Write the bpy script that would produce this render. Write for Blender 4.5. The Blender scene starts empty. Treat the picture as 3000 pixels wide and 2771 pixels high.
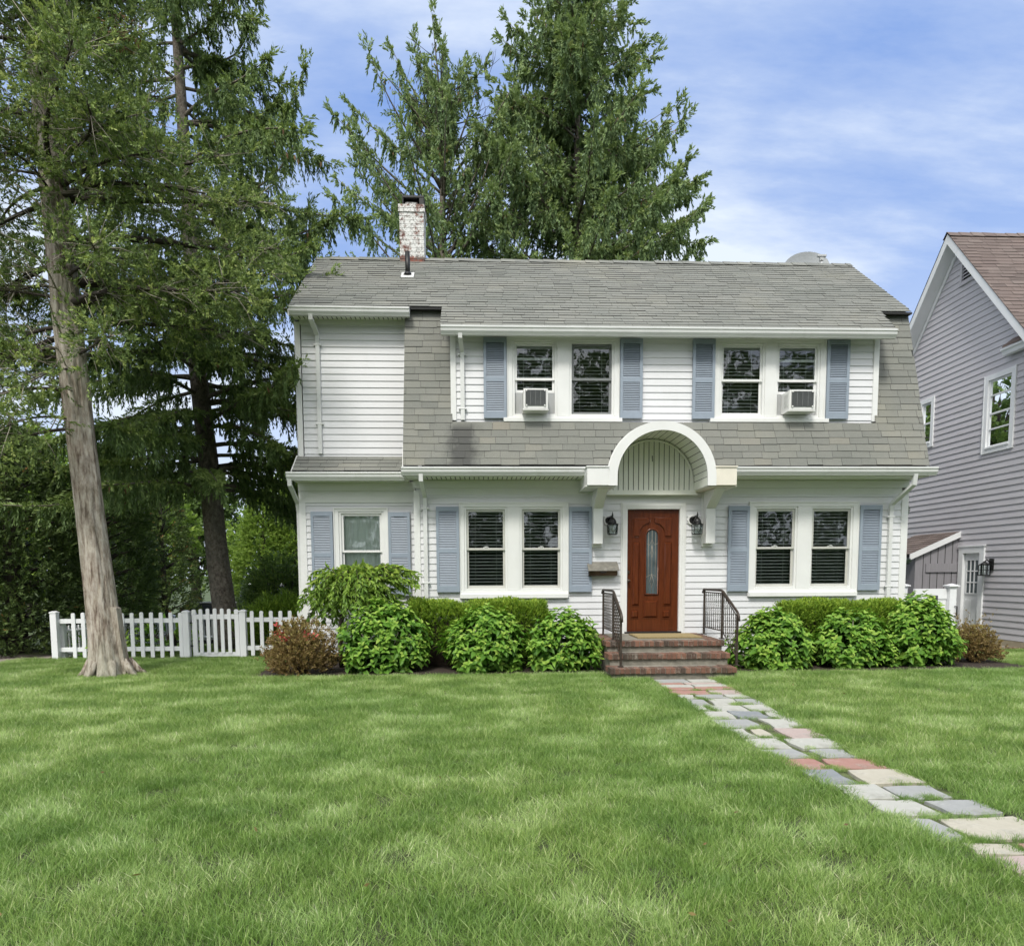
GRASS = 1.0
EXPOSURE = 1.0
import bpy, math, random
import numpy as np
from mathutils import Vector, Matrix, Euler

random.seed(7)
rng = np.random.default_rng(11)
SC = bpy.context.scene
COL = SC.collection
PI = math.pi
R_ = math.radians

# ------------------------------------------------------------------ helpers
ORIGIN = {}

def tag(o, label=None, cat=None, group=None, kind=None):
    if label: o['label'] = label
    if cat: o['category'] = cat
    if group: o['group'] = group
    if kind: o['kind'] = kind
    return o

def thing(name, loc, label, cat, group=None):
    o = bpy.data.objects.new(name, None)
    o.empty_display_size = .2
    COL.objects.link(o)
    o.location = loc
    ORIGIN[o.name] = Vector(loc)
    return tag(o, label, cat, group)

def link(name, me, mats, parent=None, loc=None):
    for m in (mats if isinstance(mats, (list, tuple)) else [mats]):
        me.materials.append(m)
    o = bpy.data.objects.new(name, me)
    COL.objects.link(o)
    if parent is not None:
        o.parent = parent
        org = ORIGIN[parent.name]
        ORIGIN[o.name] = org
        me.transform(Matrix.Translation(-org))
    elif loc is not None:
        me.transform(Matrix.Translation(-Vector(loc)))
        o.location = loc
        ORIGIN[o.name] = Vector(loc)
    else:
        ORIGIN[o.name] = Vector((0, 0, 0))
    return o

def copy_tree(o, parent=None):
    c = o.copy()
    COL.objects.link(c)
    if parent is not None: c.parent = parent
    for ch in list(o.children): copy_tree(ch, c)
    return c

class MB:
    def __init__(s):
        s.v = []; s.f = []; s.r = []; s.m = []; s.sm = []
    def face(s, pts, r=.5, mi=0, smooth=False):
        n = len(s.v); s.v.extend([tuple(p) for p in pts])
        s.f.append(tuple(range(n, n + len(pts)))); s.r.append(r); s.m.append(mi); s.sm.append(smooth)
    def box(s, x0, x1, y0, y1, z0, z1, r=.5, mi=0):
        if x0 > x1: x0, x1 = x1, x0
        if y0 > y1: y0, y1 = y1, y0
        if z0 > z1: z0, z1 = z1, z0
        n = len(s.v)
        s.v += [(x0,y0,z0),(x1,y0,z0),(x1,y1,z0),(x0,y1,z0),(x0,y0,z1),(x1,y0,z1),(x1,y1,z1),(x0,y1,z1)]
        for q in ((0,3,2,1),(4,5,6,7),(0,1,5,4),(1,2,6,5),(2,3,7,6),(3,0,4,7)):
            s.f.append(tuple(n+i for i in q)); s.r.append(r); s.m.append(mi); s.sm.append(False)
    def prism(s, poly, a, b, fn, r=.5, mi=0):
        """poly of (u,v); extruded from a to b; fn(u,v,t)->xyz"""
        n = len(s.v); k = len(poly)
        s.v += [tuple(fn(u, v, a)) for u, v in poly] + [tuple(fn(u, v, b)) for u, v in poly]
        fs = [tuple(range(n, n+k))[::-1], tuple(range(n+k, n+2*k))]
        fs += [(n+i, n+(i+1) % k, n+k+(i+1) % k, n+k+i) for i in range(k)]
        for f in fs: s.f.append(f); s.r.append(r); s.m.append(mi); s.sm.append(False)
    def tube(s, pts, rad, n=8, r=.5, mi=0, cap=True, fn=None, smooth=True):
        pts = [Vector(p) for p in pts]
        if not hasattr(rad, '__len__'): rad = [rad]*len(pts)
        base = len(s.v); up = Vector((0.0123, 0.03, 1))
        prevx = None
        for i, p in enumerate(pts):
            d = (pts[min(i+1, len(pts)-1)] - pts[max(i-1, 0)])
            if d.length < 1e-9: d = Vector((0, 0, 1))
            d.normalize()
            if prevx is None:
                ref = up if abs(d.dot(up.normalized())) < .93 else Vector((1, 0.02, 0))
                x = ref.cross(d).normalized()
            else:
                x = (prevx - d*prevx.dot(d)).normalized()
            prevx = x; y = d.cross(x)
            for k in range(n):
                a = 2*PI*k/n
                q = rad[i] * (fn(i, a, p) if fn else 1)
                s.v.append(tuple(p + (x*math.cos(a) + y*math.sin(a))*q))
        for i in range(len(pts)-1):
            for k in range(n):
                s.f.append((base+i*n+k, base+i*n+(k+1) % n, base+(i+1)*n+(k+1) % n, base+(i+1)*n+k))
                s.r.append(r); s.m.append(mi); s.sm.append(smooth)
        if cap:
            s.f.append(tuple(base+k for k in range(n))[::-1]); s.r.append(r); s.m.append(mi); s.sm.append(False)
            e = base+(len(pts)-1)*n
            s.f.append(tuple(e+k for k in range(n))); s.r.append(r); s.m.append(mi); s.sm.append(False)
    def sphere(s, c, rx, ry=None, rz=None, n=12, m=8, r=.5, mi=0, z0=-1., z1=1.):
        ry = ry or rx; rz = rz or rx
        base = len(s.v)
        t0, t1 = math.asin(z0), math.asin(z1)
        for j in range(m+1):
            t = t0 + (t1-t0)*j/m
            for k in range(n):
                a = 2*PI*k/n
                s.v.append((c[0]+rx*math.cos(t)*math.cos(a), c[1]+ry*math.cos(t)*math.sin(a), c[2]+rz*math.sin(t)))
        for j in range(m):
            for k in range(n):
                s.f.append((base+j*n+k, base+j*n+(k+1) % n, base+(j+1)*n+(k+1) % n, base+(j+1)*n+k))
                s.r.append(r); s.m.append(mi); s.sm.append(True)
    def frustum(s, x0, x1, z0, z1, yb, yt, ins, r=.5, mi=0):
        """raised panel on a face looking to -Y: base at yb, top at yt (< yb)"""
        a = [(x0,yb,z0),(x1,yb,z0),(x1,yb,z1),(x0,yb,z1)]
        b = [(x0+ins,yt,z0+ins),(x1-ins,yt,z0+ins),(x1-ins,yt,z1-ins),(x0+ins,yt,z1-ins)]
        s.face(b, r, mi)
        for i in range(4): s.face([a[i], a[(i+1) % 4], b[(i+1) % 4], b[i]], r, mi)
    def build(s, name, mats, parent=None, loc=None, bevel=0):
        me = bpy.data.meshes.new(name)
        me.from_pydata(s.v, [], s.f)
        at = me.attributes.new('rnd', 'FLOAT', 'FACE')
        at.data.foreach_set('value', np.array(s.r, dtype=np.float32))
        me.polygons.foreach_set('material_index', np.array(s.m, dtype=np.int32))
        me.polygons.foreach_set('use_smooth', np.array(s.sm, dtype=bool))
        me.update()
        o = link(name, me, mats, parent, loc)
        if bevel:
            b = o.modifiers.new('bevel', 'BEVEL'); b.width = bevel; b.segments = 2; b.limit_method = 'ANGLE'; b.angle_limit = R_(40)
        return o

def quads_mesh(name, V, rnd, mats, parent=None, loc=None, smooth=False, nv=4):
    """V: (N,nv,3) float array -> N separate faces"""
    V = np.asarray(V, dtype=np.float32); N = V.shape[0]
    me = bpy.data.meshes.new(name)
    me.vertices.add(N*nv); me.vertices.foreach_set('co', V.reshape(-1))
    me.loops.add(N*nv); me.loops.foreach_set('vertex_index', np.arange(N*nv, dtype=np.int32))
    me.polygons.add(N)
    me.polygons.foreach_set('loop_start', np.arange(0, N*nv, nv, dtype=np.int32))
    me.update(calc_edges=True)
    at = me.attributes.new('rnd', 'FLOAT', 'FACE')
    at.data.foreach_set('value', np.asarray(rnd, dtype=np.float32))
    return link(name, me, mats, parent, loc)

def unit(a): return a / (np.linalg.norm(a, axis=-1, keepdims=True) + 1e-9)

def perp(D):
    q = rng.normal(size=D.shape)
    return unit(np.cross(D, q))

def leaf_quads(P, D, L, Wd, N=None, fold=0.0):
    """rhombic leaf faces starting at P along D, length L, width Wd"""
    if N is None: N = perp(D)
    S = unit(np.cross(D, N))
    L = np.broadcast_to(np.asarray(L, float), (len(P),))[:, None]; Wd = np.broadcast_to(np.asarray(Wd, float), (len(P),))[:, None]
    mid = P + D*L*.45
    return np.stack([P, mid + S*Wd*.5, P + D*L, mid - S*Wd*.5], axis=1)

def sprigs(P, D, L, k, leafL, leafW, splay, droop=0.0, flat=None):
    """k leaflets along every axis (P, D, L)"""
    n = len(P)
    t = (np.arange(k)[None, :] + rng.random((n, k)))/k
    Dk = np.repeat(D[:, None, :], k, 1)
    pos = P[:, None, :] + Dk*(L[:, None]*t)[..., None]
    pos[..., 2] -= droop*L[:, None]*t**2
    q = rng.normal(size=Dk.shape)
    if flat is not None: q[..., 2] *= flat
    side = unit(np.cross(Dk, q))
    d = unit(Dk + side*splay)
    d[..., 2] -= droop*.8*t
    d = unit(d)
    ll = leafL*(.7+.6*rng.random((n, k)))
    return pos.reshape(-1, 3), d.reshape(-1, 3), ll.reshape(-1), (leafW*(.7+.6*rng.random((n, k)))).reshape(-1)

# ------------------------------------------------------------------ materials
def mat(name):
    m = bpy.data.materials.new(name); m.use_nodes = True
    nt = m.node_tree
    b = nt.nodes['Principled BSDF']
    return m, nt, b

def nd(nt, t, **kw):
    n = nt.nodes.new(t)
    for k, v in kw.items(): setattr(n, k, v)
    return n

def mixrgb(nt, a, b, fac, mode='MIX'):
    n = nd(nt, 'ShaderNodeMix', data_type='RGBA', blend_type=mode)
    for sock, val in ((n.inputs[6], a), (n.inputs[7], b), (n.inputs[0], fac)):
        if hasattr(val, 'is_output') or isinstance(val, bpy.types.NodeSocket): nt.links.new(val, sock)
        elif isinstance(val, (int, float)): sock.default_value = val
        else: sock.default_value = (*val, 1)
    return n.outputs[2]

def noise(nt, scale, detail=4, rough=.55, vec=None, stretch=None, kind='Object'):
    tc = nd(nt, 'ShaderNodeTexCoord')
    v = vec or tc.outputs[kind]
    if stretch:
        mp = nd(nt, 'ShaderNodeMapping'); mp.inputs['Scale'].default_value = stretch
        nt.links.new(v, mp.inputs['Vector']); v = mp.outputs[0]
    n = nd(nt, 'ShaderNodeTexNoise')
    n.inputs['Scale'].default_value = scale; n.inputs['Detail'].default_value = detail; n.inputs['Roughness'].default_value = rough
    nt.links.new(v, n.inputs['Vector'])
    return n.outputs['Fac']

def ramp(nt, fac, stops):
    n = nd(nt, 'ShaderNodeValToRGB')
    e = n.color_ramp.elements
    while len(e) < len(stops): e.new(.5)
    for i, (p, c) in enumerate(stops):
        e[i].position = p; e[i].color = (*c, 1) if hasattr(c, '__len__') else (c, c, c, 1)
    nt.links.new(fac, n.inputs[0])
    return n.outputs[0]

def bump(nt, b, h, strength=.3, dist=.01):
    n = nd(nt, 'ShaderNodeBump'); n.inputs['Strength'].default_value = strength; n.inputs['Distance'].default_value = dist
    nt.links.new(h, n.inputs['Height']); nt.links.new(n.outputs[0], b.inputs['Normal'])

def attr(nt, name='rnd'):
    return nd(nt, 'ShaderNodeAttribute', attribute_name=name).outputs['Fac']

def plain(name, c, rough=.5, var=.06, scale=6, spec=.5, metal=0, bumps=0, bscale=60, stretch=None, dirt=None):
    m, nt, b = mat(name)
    c = np.array(c)
    f = noise(nt, scale, 5, stretch=stretch)
    col = ramp(nt, f, [(.3, tuple(c*(1-var))), (.7, tuple(np.clip(c*(1+var), 0, .95)))])
    if dirt:
        g = ramp(nt, noise(nt, dirt[1], 6, .65, stretch=(1, 1, .35)), [(.56, 0.), (.8, 1.)])
        mm = nd(nt, 'ShaderNodeMath', operation='MULTIPLY'); mm.inputs[1].default_value = dirt[2]
        nt.links.new(g, mm.inputs[0])
        col = mixrgb(nt, col, dirt[0], mm.outputs[0])
    nt.links.new(col, b.inputs['Base Color'])
    b.inputs['Roughness'].default_value = rough; b.inputs['Specular IOR Level'].default_value = spec; b.inputs['Metallic'].default_value = metal
    if bumps: bump(nt, b, noise(nt, bscale, 4, stretch=stretch), bumps)
    return m

def foliage(name, stops, rough=.5, trans=.35, spec=.3, big=None):
    m, nt, b = mat(name)
    col = ramp(nt, attr(nt), stops)
    if big:
        col = mixrgb(nt, col, big[0], ramp(nt, noise(nt, big[1], 2, kind='Object'), [(.45, 0.), (.7, big[2])]))
    nt.links.new(col, b.inputs['Base Color'])
    b.inputs['Roughness'].default_value = rough; b.inputs['Specular IOR Level'].default_value = spec
    tr = nd(nt, 'ShaderNodeBsdfTranslucent')
    nt.links.new(mixrgb(nt, col, (1., .95, .35), .35, 'MULTIPLY'), tr.inputs['Color'])
    mx = nd(nt, 'ShaderNodeMixShader'); mx.inputs[0].default_value = trans
    nt.links.new(b.outputs[0], mx.inputs[1]); nt.links.new(tr.outputs[0], mx.inputs[2])
    nt.links.new(mx.outputs[0], nt.nodes['Material Output'].inputs[0])
    return m

M = {}
def make_materials():
    M['siding'] = plain('white vinyl siding', (.67,.675,.69), .42, .025, 1.5, dirt=((.50,.50,.47), 3.0, .22))
    M['trim'] = plain('white painted trim', (.73,.735,.72), .4, .03, 2.5, dirt=((.55,.54,.48), 5.0, .2))
    M['cream'] = plain('aged cream trim', (.72,.68,.58), .5, .05, 5, dirt=((.5,.46,.36), 9.0, .25))
    M['gutter'] = plain('white aluminium gutter', (.66,.67,.66), .35, .05, 3, dirt=((.42,.42,.38), 4.0, .45))
    M['soffit'] = plain('soffit', (.80,.81,.74), .5, .03, 4)
    M['fence'] = plain('white vinyl fence', (.80,.81,.825), .4, .02, 3, dirt=((.62,.63,.58), 6., .15))
    M['shutter'] = plain('blue painted shutter', (.262,.308,.368), .5, .05, 9, bumps=.05, bscale=90)
    M['tan_frame'] = plain('tan sash frame', (.50,.50,.46), .4, .04, 5)
    M['grey_frame'] = plain('grey storm sash', (.18,.19,.19), .4, .05, 5)
    M['blind'] = plain('window blind', (.78,.80,.78), .5, .04, 3)
    M['shade'] = plain('pale roller shade', (.82,.86,.83), .7, .05, 3)
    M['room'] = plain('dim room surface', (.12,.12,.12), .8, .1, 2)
    M['black'] = plain('black iron', (.018,.018,.018), .45, .25, 30, metal=.3)
    M['rail'] = plain('rusty brown iron rail', (.055,.042,.033), .55, .4, 14, metal=.4, dirt=((.20,.085,.04), 9., .6))
    M['dark_metal'] = plain('dark metal', (.03,.03,.032), .4, .2, 12, metal=.6)
    M['bronze'] = plain('dark bronze', (.10,.07,.05), .35, .2, 12, metal=.8)
    M['mail_lid'] = plain('weathered mailbox lid', (.17,.16,.135), .55, .25, 14, dirt=((.32,.31,.28), 18., .6))
    M['concrete'] = plain('concrete', (.205,.19,.155), .9, .3, 9, bumps=.4, bscale=70, dirt=((.07,.07,.045), 7., .75))
    M['mat'] = plain('straw doormat', (.30,.23,.11), .95, .2, 80, bumps=.5, bscale=300)
    M['n_trim'] = plain('white trim of neighbour', (.76,.77,.78), .45, .03, 4)
    M['n_board'] = plain('grey vertical boards', (.26,.25,.27), .6, .08, 5, stretch=(6,6,.6))
    M['n_door'] = plain('white panel door', (.76,.77,.78), .4, .03, 5)
    M['dish'] = plain('grey satellite dish', (.26,.275,.28), .5, .05, 4)
    M['plastic_grey'] = plain('dark grey plastic', (.06,.063,.068), .5, .15, 9)
    M['pipe_flash'] = plain('pale pipe flashing', (.6,.6,.58), .5, .1, 8)
    M['ac_body'] = plain('white appliance case', (.74,.74,.72), .4, .04, 6)
    M['accordion'] = plain('grey accordion panel', (.42,.43,.43), .5, .05, 6)
    M['tyre'] = plain('tyre rubber', (.02,.02,.02), .8, .2, 20)
    M['car_paint'] = plain('dark grey car paint', (.05,.058,.07), .2, .05, 4, spec=.6)
    M['car_bright'] = plain('silver car trim', (.5,.52,.55), .25, .05, 4, metal=.5)
    M['mulch'] = plain('dark bark mulch', (.035,.024,.017), .95, .5, 26, bumps=1., bscale=60, dirt=((.09,.06,.04), 40., .8))
    M['asphalt'] = plain('pinkish gravel drive', (.30,.25,.225), .95, .25, 20, bumps=.6, bscale=120)
    M['soil'] = plain('soil under lawn', (.05,.062,.022), 1., .35, 9, bumps=.6, bscale=90)
    M['paver_gap'] = plain('mossy joints', (.085,.105,.04), 1., .5, 14, bumps=.6, bscale=150)
    M['ground'] = plain('far ground', (.06,.085,.03), 1., .3, .8)

    # neighbour siding
    m, nt, b = mat('grey lilac wood siding')
    f = noise(nt, 2.2, 7, .7, stretch=(1, .35, 5)); g = noise(nt, .6, 4)
    c = mixrgb(nt, ramp(nt, f, [(.25, (.42,.405,.43)), (.75, (.56,.54,.57))]), (.52,.51,.53), ramp(nt, g, [(.4, 0.), (.7, .6)]))
    nt.links.new(c, b.inputs['Base Color']); b.inputs['Roughness'].default_value = .7
    bump(nt, b, noise(nt, 14, 6, .7, stretch=(1, .2, 5)), .15)
    M['n_siding'] = m

    # asphalt shingles
    def shingle(name, stops, speck, stain=False):
        m, nt, b = mat(name)
        c = ramp(nt, attr(nt), stops)
        sp = noise(nt, 240, 3, .75)
        c = mixrgb(nt, c, ramp(nt, sp, [(.3, (.25,.25,.25)), (.7, (1.,1.,1.))]), speck, 'MULTIPLY')
        big = noise(nt, .9, 4, .6)
        c = mixrgb(nt, c, ramp(nt, big, [(.3, (.82,.85,.85)), (.55, (1.,1.,1.)), (.8, (1.12,1.09,1.0))]), .8, 'MULTIPLY')
        if stain:
            # the run-off streak under the left downspout of the dormer, and lichen
            tc = nd(nt, 'ShaderNodeTexCoord')
            sx = nd(nt, 'ShaderNodeSeparateXYZ'); nt.links.new(tc.outputs['Object'], sx.inputs[0])
            def mth(op, a, bb):
                q = nd(nt, 'ShaderNodeMath', operation=op)
                for i, z in enumerate((a, bb)):
                    if isinstance(z, (int, float)): q.inputs[i].default_value = z
                    else: nt.links.new(z, q.inputs[i])
                return q.outputs[0]
            w = noise(nt, 5, 4, .6)
            dx = mth('ABSOLUTE', mth('ADD', mth('SUBTRACT', sx.outputs[0], STAIN_X), mth('MULTIPLY', mth('SUBTRACT', w, .5), .45)), 0)
            fx = nd(nt, 'ShaderNodeMapRange'); fx.inputs[1].default_value = .12; fx.inputs[2].default_value = .30; fx.inputs[3].default_value = .75; fx.inputs[4].default_value = 0
            nt.links.new(dx, fx.inputs[0])
            fz = nd(nt, 'ShaderNodeMapRange'); fz.inputs[1].default_value = STAIN_Z; fz.inputs[2].default_value = STAIN_Z-.12; fz.inputs[3].default_value = 0; fz.inputs[4].default_value = 1
            nt.links.new(sx.outputs[2], fz.inputs[0])
            c = mixrgb(nt, c, (.055,.055,.055), mth('MULTIPLY', fx.outputs[0], fz.outputs[0]))
        nt.links.new(c, b.inputs['Base Color']); b.inputs['Roughness'].default_value = .9; b.inputs['Specular IOR Level'].default_value = .25
        bump(nt, b, sp, .35, .006)
        return m
    M['shingle'] = shingle('grey green shingles', [(0., (.205,.21,.19)), (.45, (.25,.253,.228)), (.8, (.278,.278,.245)), (1., (.295,.275,.23))], .5, True)
    M['n_shingle'] = shingle('red brown shingles', [(0., (.15,.118,.107)), (.5, (.205,.16,.144)), (1., (.25,.205,.185))], .6)
    M['under'] = plain('roof underlay and shadow lines', (.03,.03,.03), .9, .1, 8)

    # door wood
    m, nt, b = mat('red brown stained door')
    f = noise(nt, 5, 7, .65, stretch=(9, 9, .7))
    c = ramp(nt, f, [(.25, (.058,.014,.005)), (.55, (.104,.025,.008)), (.8, (.14,.038,.012))])
    nt.links.new(c, b.inputs['Base Color']); b.inputs['Roughness'].default_value = .22
    bump(nt, b, f, .06)
    M['door'] = m

    # glass
    m, nt, b = mat('window glass')
    gl = nd(nt, 'ShaderNodeBsdfGlossy'); gl.inputs['Roughness'].default_value = .015; gl.inputs['Color'].default_value = (.95,.98,1.,1)
    tcb = noise(nt, 3.0, 2)
    bm = nd(nt, 'ShaderNodeBump'); bm.inputs['Strength'].default_value = .05; bm.inputs['Distance'].default_value = .02
    nt.links.new(tcb, bm.inputs['Height']); nt.links.new(bm.outputs[0], gl.inputs['Normal'])
    tp = nd(nt, 'ShaderNodeBsdfTransparent'); tp.inputs['Color'].default_value = (.90,.95,.94,1)
    fr = nd(nt, 'ShaderNodeFresnel'); fr.inputs['IOR'].default_value = 1.5
    mp = nd(nt, 'ShaderNodeMapRange'); mp.inputs[1].default_value = 0; mp.inputs[2].default_value = 1; mp.inputs[3].default_value = .07; mp.inputs[4].default_value = 1
    nt.links.new(fr.outputs[0], mp.inputs[0])
    mx = nd(nt, 'ShaderNodeMixShader')
    nt.links.new(mp.outputs[0], mx.inputs[0]); nt.links.new(tp.outputs[0], mx.inputs[1]); nt.links.new(gl.outputs[0], mx.inputs[2])
    nt.links.new(mx.outputs[0], nt.nodes['Material Output'].inputs[0])
    M['glass'] = m

    m, nt, b = mat('leaded door glass')
    tcb = noise(nt, 26, 3)
    c = ramp(nt, noise(nt, 3, 3), [(.3, (.035,.05,.055)), (.7, (.10,.13,.14))])
    nt.links.new(c, b.inputs['Base Color']); b.inputs['Roughness'].default_value = .12; b.inputs['Specular IOR Level'].default_value = .8
    bump(nt, b, tcb, .12)
    M['door_glass'] = m

    # brick (steps)
    m, nt, b = mat('weathered red brick')
    c = ramp(nt, attr(nt), [(0., (.06,.042,.032)), (.4, (.115,.063,.044)), (.8, (.17,.082,.054)), (1., (.22,.115,.078))])
    lime = ramp(nt, noise(nt, 9, 6, .7), [(.55, 0.), (.68, .55)])
    c = mixrgb(nt, c, (.42,.38,.32), lime)
    moss = ramp(nt, noise(nt, 4, 5, .65), [(.5, 0.), (.7, .6)])
    c = mixrgb(nt, c, (.06,.055,.03), moss)
    nt.links.new(c, b.inputs['Base Color']); b.inputs['Roughness'].default_value = .9
    bump(nt, b, noise(nt, 80, 5), .5)
    M['brick'] = m

    # chimney: whitewashed brick
    m, nt, b = mat('flaking whitewashed brick')
    c = ramp(nt, attr(nt), [(0., (.13,.05,.04)), (.6, (.24,.085,.06)), (1., (.16,.13,.11))])
    fl = noise(nt, 7, 8, .75)
    tc = nd(nt, 'ShaderNodeTexCoord'); sx = nd(nt, 'ShaderNodeSeparateXYZ'); nt.links.new(tc.outputs['Object'], sx.inputs[0])
    q = nd(nt, 'ShaderNodeMapRange'); q.inputs[1].default_value = CHIM_BASE+.03; q.inputs[2].default_value = CHIM_BASE+.17; q.inputs[3].default_value = .5; q.inputs[4].default_value = 0
    nt.links.new(sx.outputs[2], q.inputs[0])
    ad = nd(nt, 'ShaderNodeMath', operation='ADD'); nt.links.new(fl, ad.inputs[0]); nt.links.new(q.outputs[0], ad.inputs[1])
    c = mixrgb(nt, (.72,.72,.70), c, ramp(nt, ad.outputs[0], [(.505, 0.), (.60, 1.)]))
    c = mixrgb(nt, c, (.15,.145,.13), ramp(nt, noise(nt, 30, 5, .7), [(.50, 0.), (.60, .7)]))
    nt.links.new(c, b.inputs['Base Color']); b.inputs['Roughness'].default_value = .9
    bump(nt, b, fl, .4)
    M['chimney'] = m

    # bark
    def bark(name, stops, scale, stretch, strength, moss=None):
        m, nt, b = mat(name)
        f = noise(nt, scale, 9, .68, stretch=stretch)
        f2 = noise(nt, scale*.25, 4, .6, stretch=(1, 1, .5))
        c = ramp(nt, f, stops)
        f3 = noise(nt, scale*2.2, 6, .7, stretch=(1.2, 1.2, .7))
        c = mixrgb(nt, c, ramp(nt, f3, [(.34, (.55,.5,.46)), (.5, (1.,1.,1.)), (.68, (1.3,1.32,1.28))]), .8, 'MULTIPLY')
        if moss: c = mixrgb(nt, c, moss, ramp(nt, f2, [(.45, 0.), (.7, .7)]))
        nt.links.new(c, b.inputs['Base Color']); b.inputs['Roughness'].default_value = .95; b.inputs['Specular IOR Level'].default_value = .2
        bump(nt, b, f, strength, .03)
        return m
    M['cedar_bark'] = bark('stringy cedar bark', [(.30, (.05,.036,.028)), (.41, (.19,.145,.115)), (.49, (.36,.31,.26)), (.62, (.49,.44,.385)), (.75, (.58,.545,.49))], 3.6, (5, 5, .75), 1., (.30,.31,.24))
    M['spruce_bark'] = bark('scaly spruce bark', [(.3, (.05,.04,.034)), (.5, (.18,.155,.13)), (.7, (.30,.265,.225))], 16., (1, 1, .7), 1., (.12,.12,.10))
    M['twig'] = plain('grey dead twigs', (.30,.27,.22), .9, .2, 12)
    M['dark_twig'] = plain('dark twigs', (.05,.04,.032), .9, .2, 12)

    M['cedar_leaf'] = foliage('cedar foliage', [(0.0, (0.084, 0.129, 0.045)), (0.45, (0.19, 0.269, 0.084)), (0.8, (0.314, 0.403, 0.118)), (1.0, (0.448, 0.515, 0.168))], .6, .3)
    M['spruce_leaf'] = foliage('spruce foliage', [(0.0, (0.07, 0.115, 0.042)), (0.5, (0.155, 0.235, 0.075)), (0.85, (0.27, 0.36, 0.105)), (1.0, (0.37, 0.45, 0.15))], .55, .22)
    M['spruce_far'] = foliage('far spruce foliage', [(0.0, (0.09, 0.144, 0.066)), (0.5, (0.174, 0.258, 0.102)), (0.85, (0.288, 0.378, 0.138)), (1.0, (0.408, 0.456, 0.192))], .55, .25)
    M['cone'] = plain('spruce cones', (.16,.09,.04), .8, .2, 20)
    M['hedge_dark'] = foliage('dark arborvitae foliage', [(0.0, (0.048, 0.078, 0.029)), (0.6, (0.108, 0.163, 0.048)), (0.95, (0.187, 0.244, 0.072)), (1.0, (0.439, 0.244, 0.098))], .55, .2)
    M['hedge_mid'] = foliage('arborvitae foliage', [(0.0, (0.063, 0.105, 0.031)), (0.6, (0.126, 0.203, 0.053)), (1.0, (0.21, 0.294, 0.077))], .55, .3)
    M['bright_leaf'] = foliage('bright leaves', [(0.0, (0.138, 0.225, 0.044)), (0.5, (0.237, 0.362, 0.069)), (1.0, (0.375, 0.5, 0.106))], .5, .5)
    M['hydrangea'] = foliage('hydrangea leaves', [(0.0, (0.05, 0.13, 0.018)), (0.45, (0.13, 0.29, 0.035)), (0.8, (0.24, 0.42, 0.06)), (1.0, (0.37, 0.52, 0.095))], .5, .34, .3)
    M['yew'] = foliage('yew foliage', [(0.0, (0.08, 0.15, 0.02)), (0.5, (0.2, 0.33, 0.04)), (1.0, (0.45, 0.58, 0.075))], .5, .3)
    M['weep_leaf'] = foliage('weeping tree leaves', [(0.0, (0.055, 0.12, 0.025)), (0.5, (0.15, 0.27, 0.045)), (0.85, (0.29, 0.43, 0.065)), (1.0, (0.46, 0.58, 0.11))], .42, .35)
    M['azalea'] = foliage('bronze azalea leaves', [(0.0, (0.1, 0.075, 0.035)), (0.35, (0.23, 0.155, 0.065)), (0.7, (0.32, 0.255, 0.095)), (1.0, (0.46, 0.44, 0.15))], .5, .3)
    M['flower'] = foliage('coral azalea flowers', [(0., (.55,.08,.08)), (1., (.75,.20,.17))], .6, .4)
    M['shrub_leaf'] = foliage('fine shrub leaves', [(0.0, (0.063, 0.119, 0.036)), (0.6, (0.133, 0.224, 0.059)), (1.0, (0.252, 0.364, 0.091))], .5, .3)
    M['juniper'] = foliage('juniper foliage', [(0., (.014,.03,.018)), (1., (.05,.085,.045))], .6, .2)

    # grass blades
    m, nt, b = mat('lawn grass')
    geo = nd(nt, 'ShaderNodeNewGeometry')
    def pn(scale, det, st=None):
        return noise(nt, scale, det, .5, vec=geo.outputs['Position'], stretch=st)
    c = ramp(nt, attr(nt), [(0., (.118,.212,.042)), (.4, (.210,.345,.068)), (.8, (.325,.48,.105)), (1., (.50,.56,.24))])
    c = mixrgb(nt, c, ramp(nt, pn(1.55, 4, (1, 1.25, 0)), [(.34, (.72,.80,.76)), (.5, (1.,1.,1.05)), (.64, (1.6,1.42,2.2))]), 1., 'MULTIPLY')  # mown patches; the pale ones also put the blades' whitish sheen into colour
    c = mixrgb(nt, c, ramp(nt, pn(.33, 2, (1, 1.2, 0)), [(.36, (.88,.92,.90)), (.6, (1.12,1.06,1.15))]), 1., 'MULTIPLY')
    nt.links.new(c, b.inputs['Base Color']); b.inputs['Roughness'].default_value = .42; b.inputs['Specular IOR Level'].default_value = .4
    tr = nd(nt, 'ShaderNodeBsdfTranslucent'); nt.links.new(c, tr.inputs['Color'])
    mx = nd(nt, 'ShaderNodeMixShader'); mx.inputs[0].default_value = .35
    nt.links.new(b.outputs[0], mx.inputs[1]); nt.links.new(tr.outputs[0], mx.inputs[2])
    nt.links.new(mx.outputs[0], nt.nodes['Material Output'].inputs[0])
    M['grass'] = m

    def stone(name, a, c2):
        m, nt, b = mat(name)
        f = noise(nt, 5, 8, .7); g = noise(nt, 30, 5, .6)
        c = ramp(nt, f, [(.3, a), (.7, c2)])
        c = mixrgb(nt, c, (.14,.13,.10), ramp(nt, noise(nt, 3.1, 8, .75), [(.50, 0.), (.72, .55)]))
        c = mixrgb(nt, c, (.55,.55,.52), ramp(nt, noise(nt, 7, 6, .8), [(.56, 0.), (.74, .5)]))
        c = mixrgb(nt, c, (.10,.12,.06), ramp(nt, noise(nt, 1.3, 7, .8), [(.55, 0.), (.7, .4)]))
        nt.links.new(c, b.inputs['Base Color']); b.inputs['Roughness'].default_value = .8
        bump(nt, b, g, .25); return m
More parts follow.
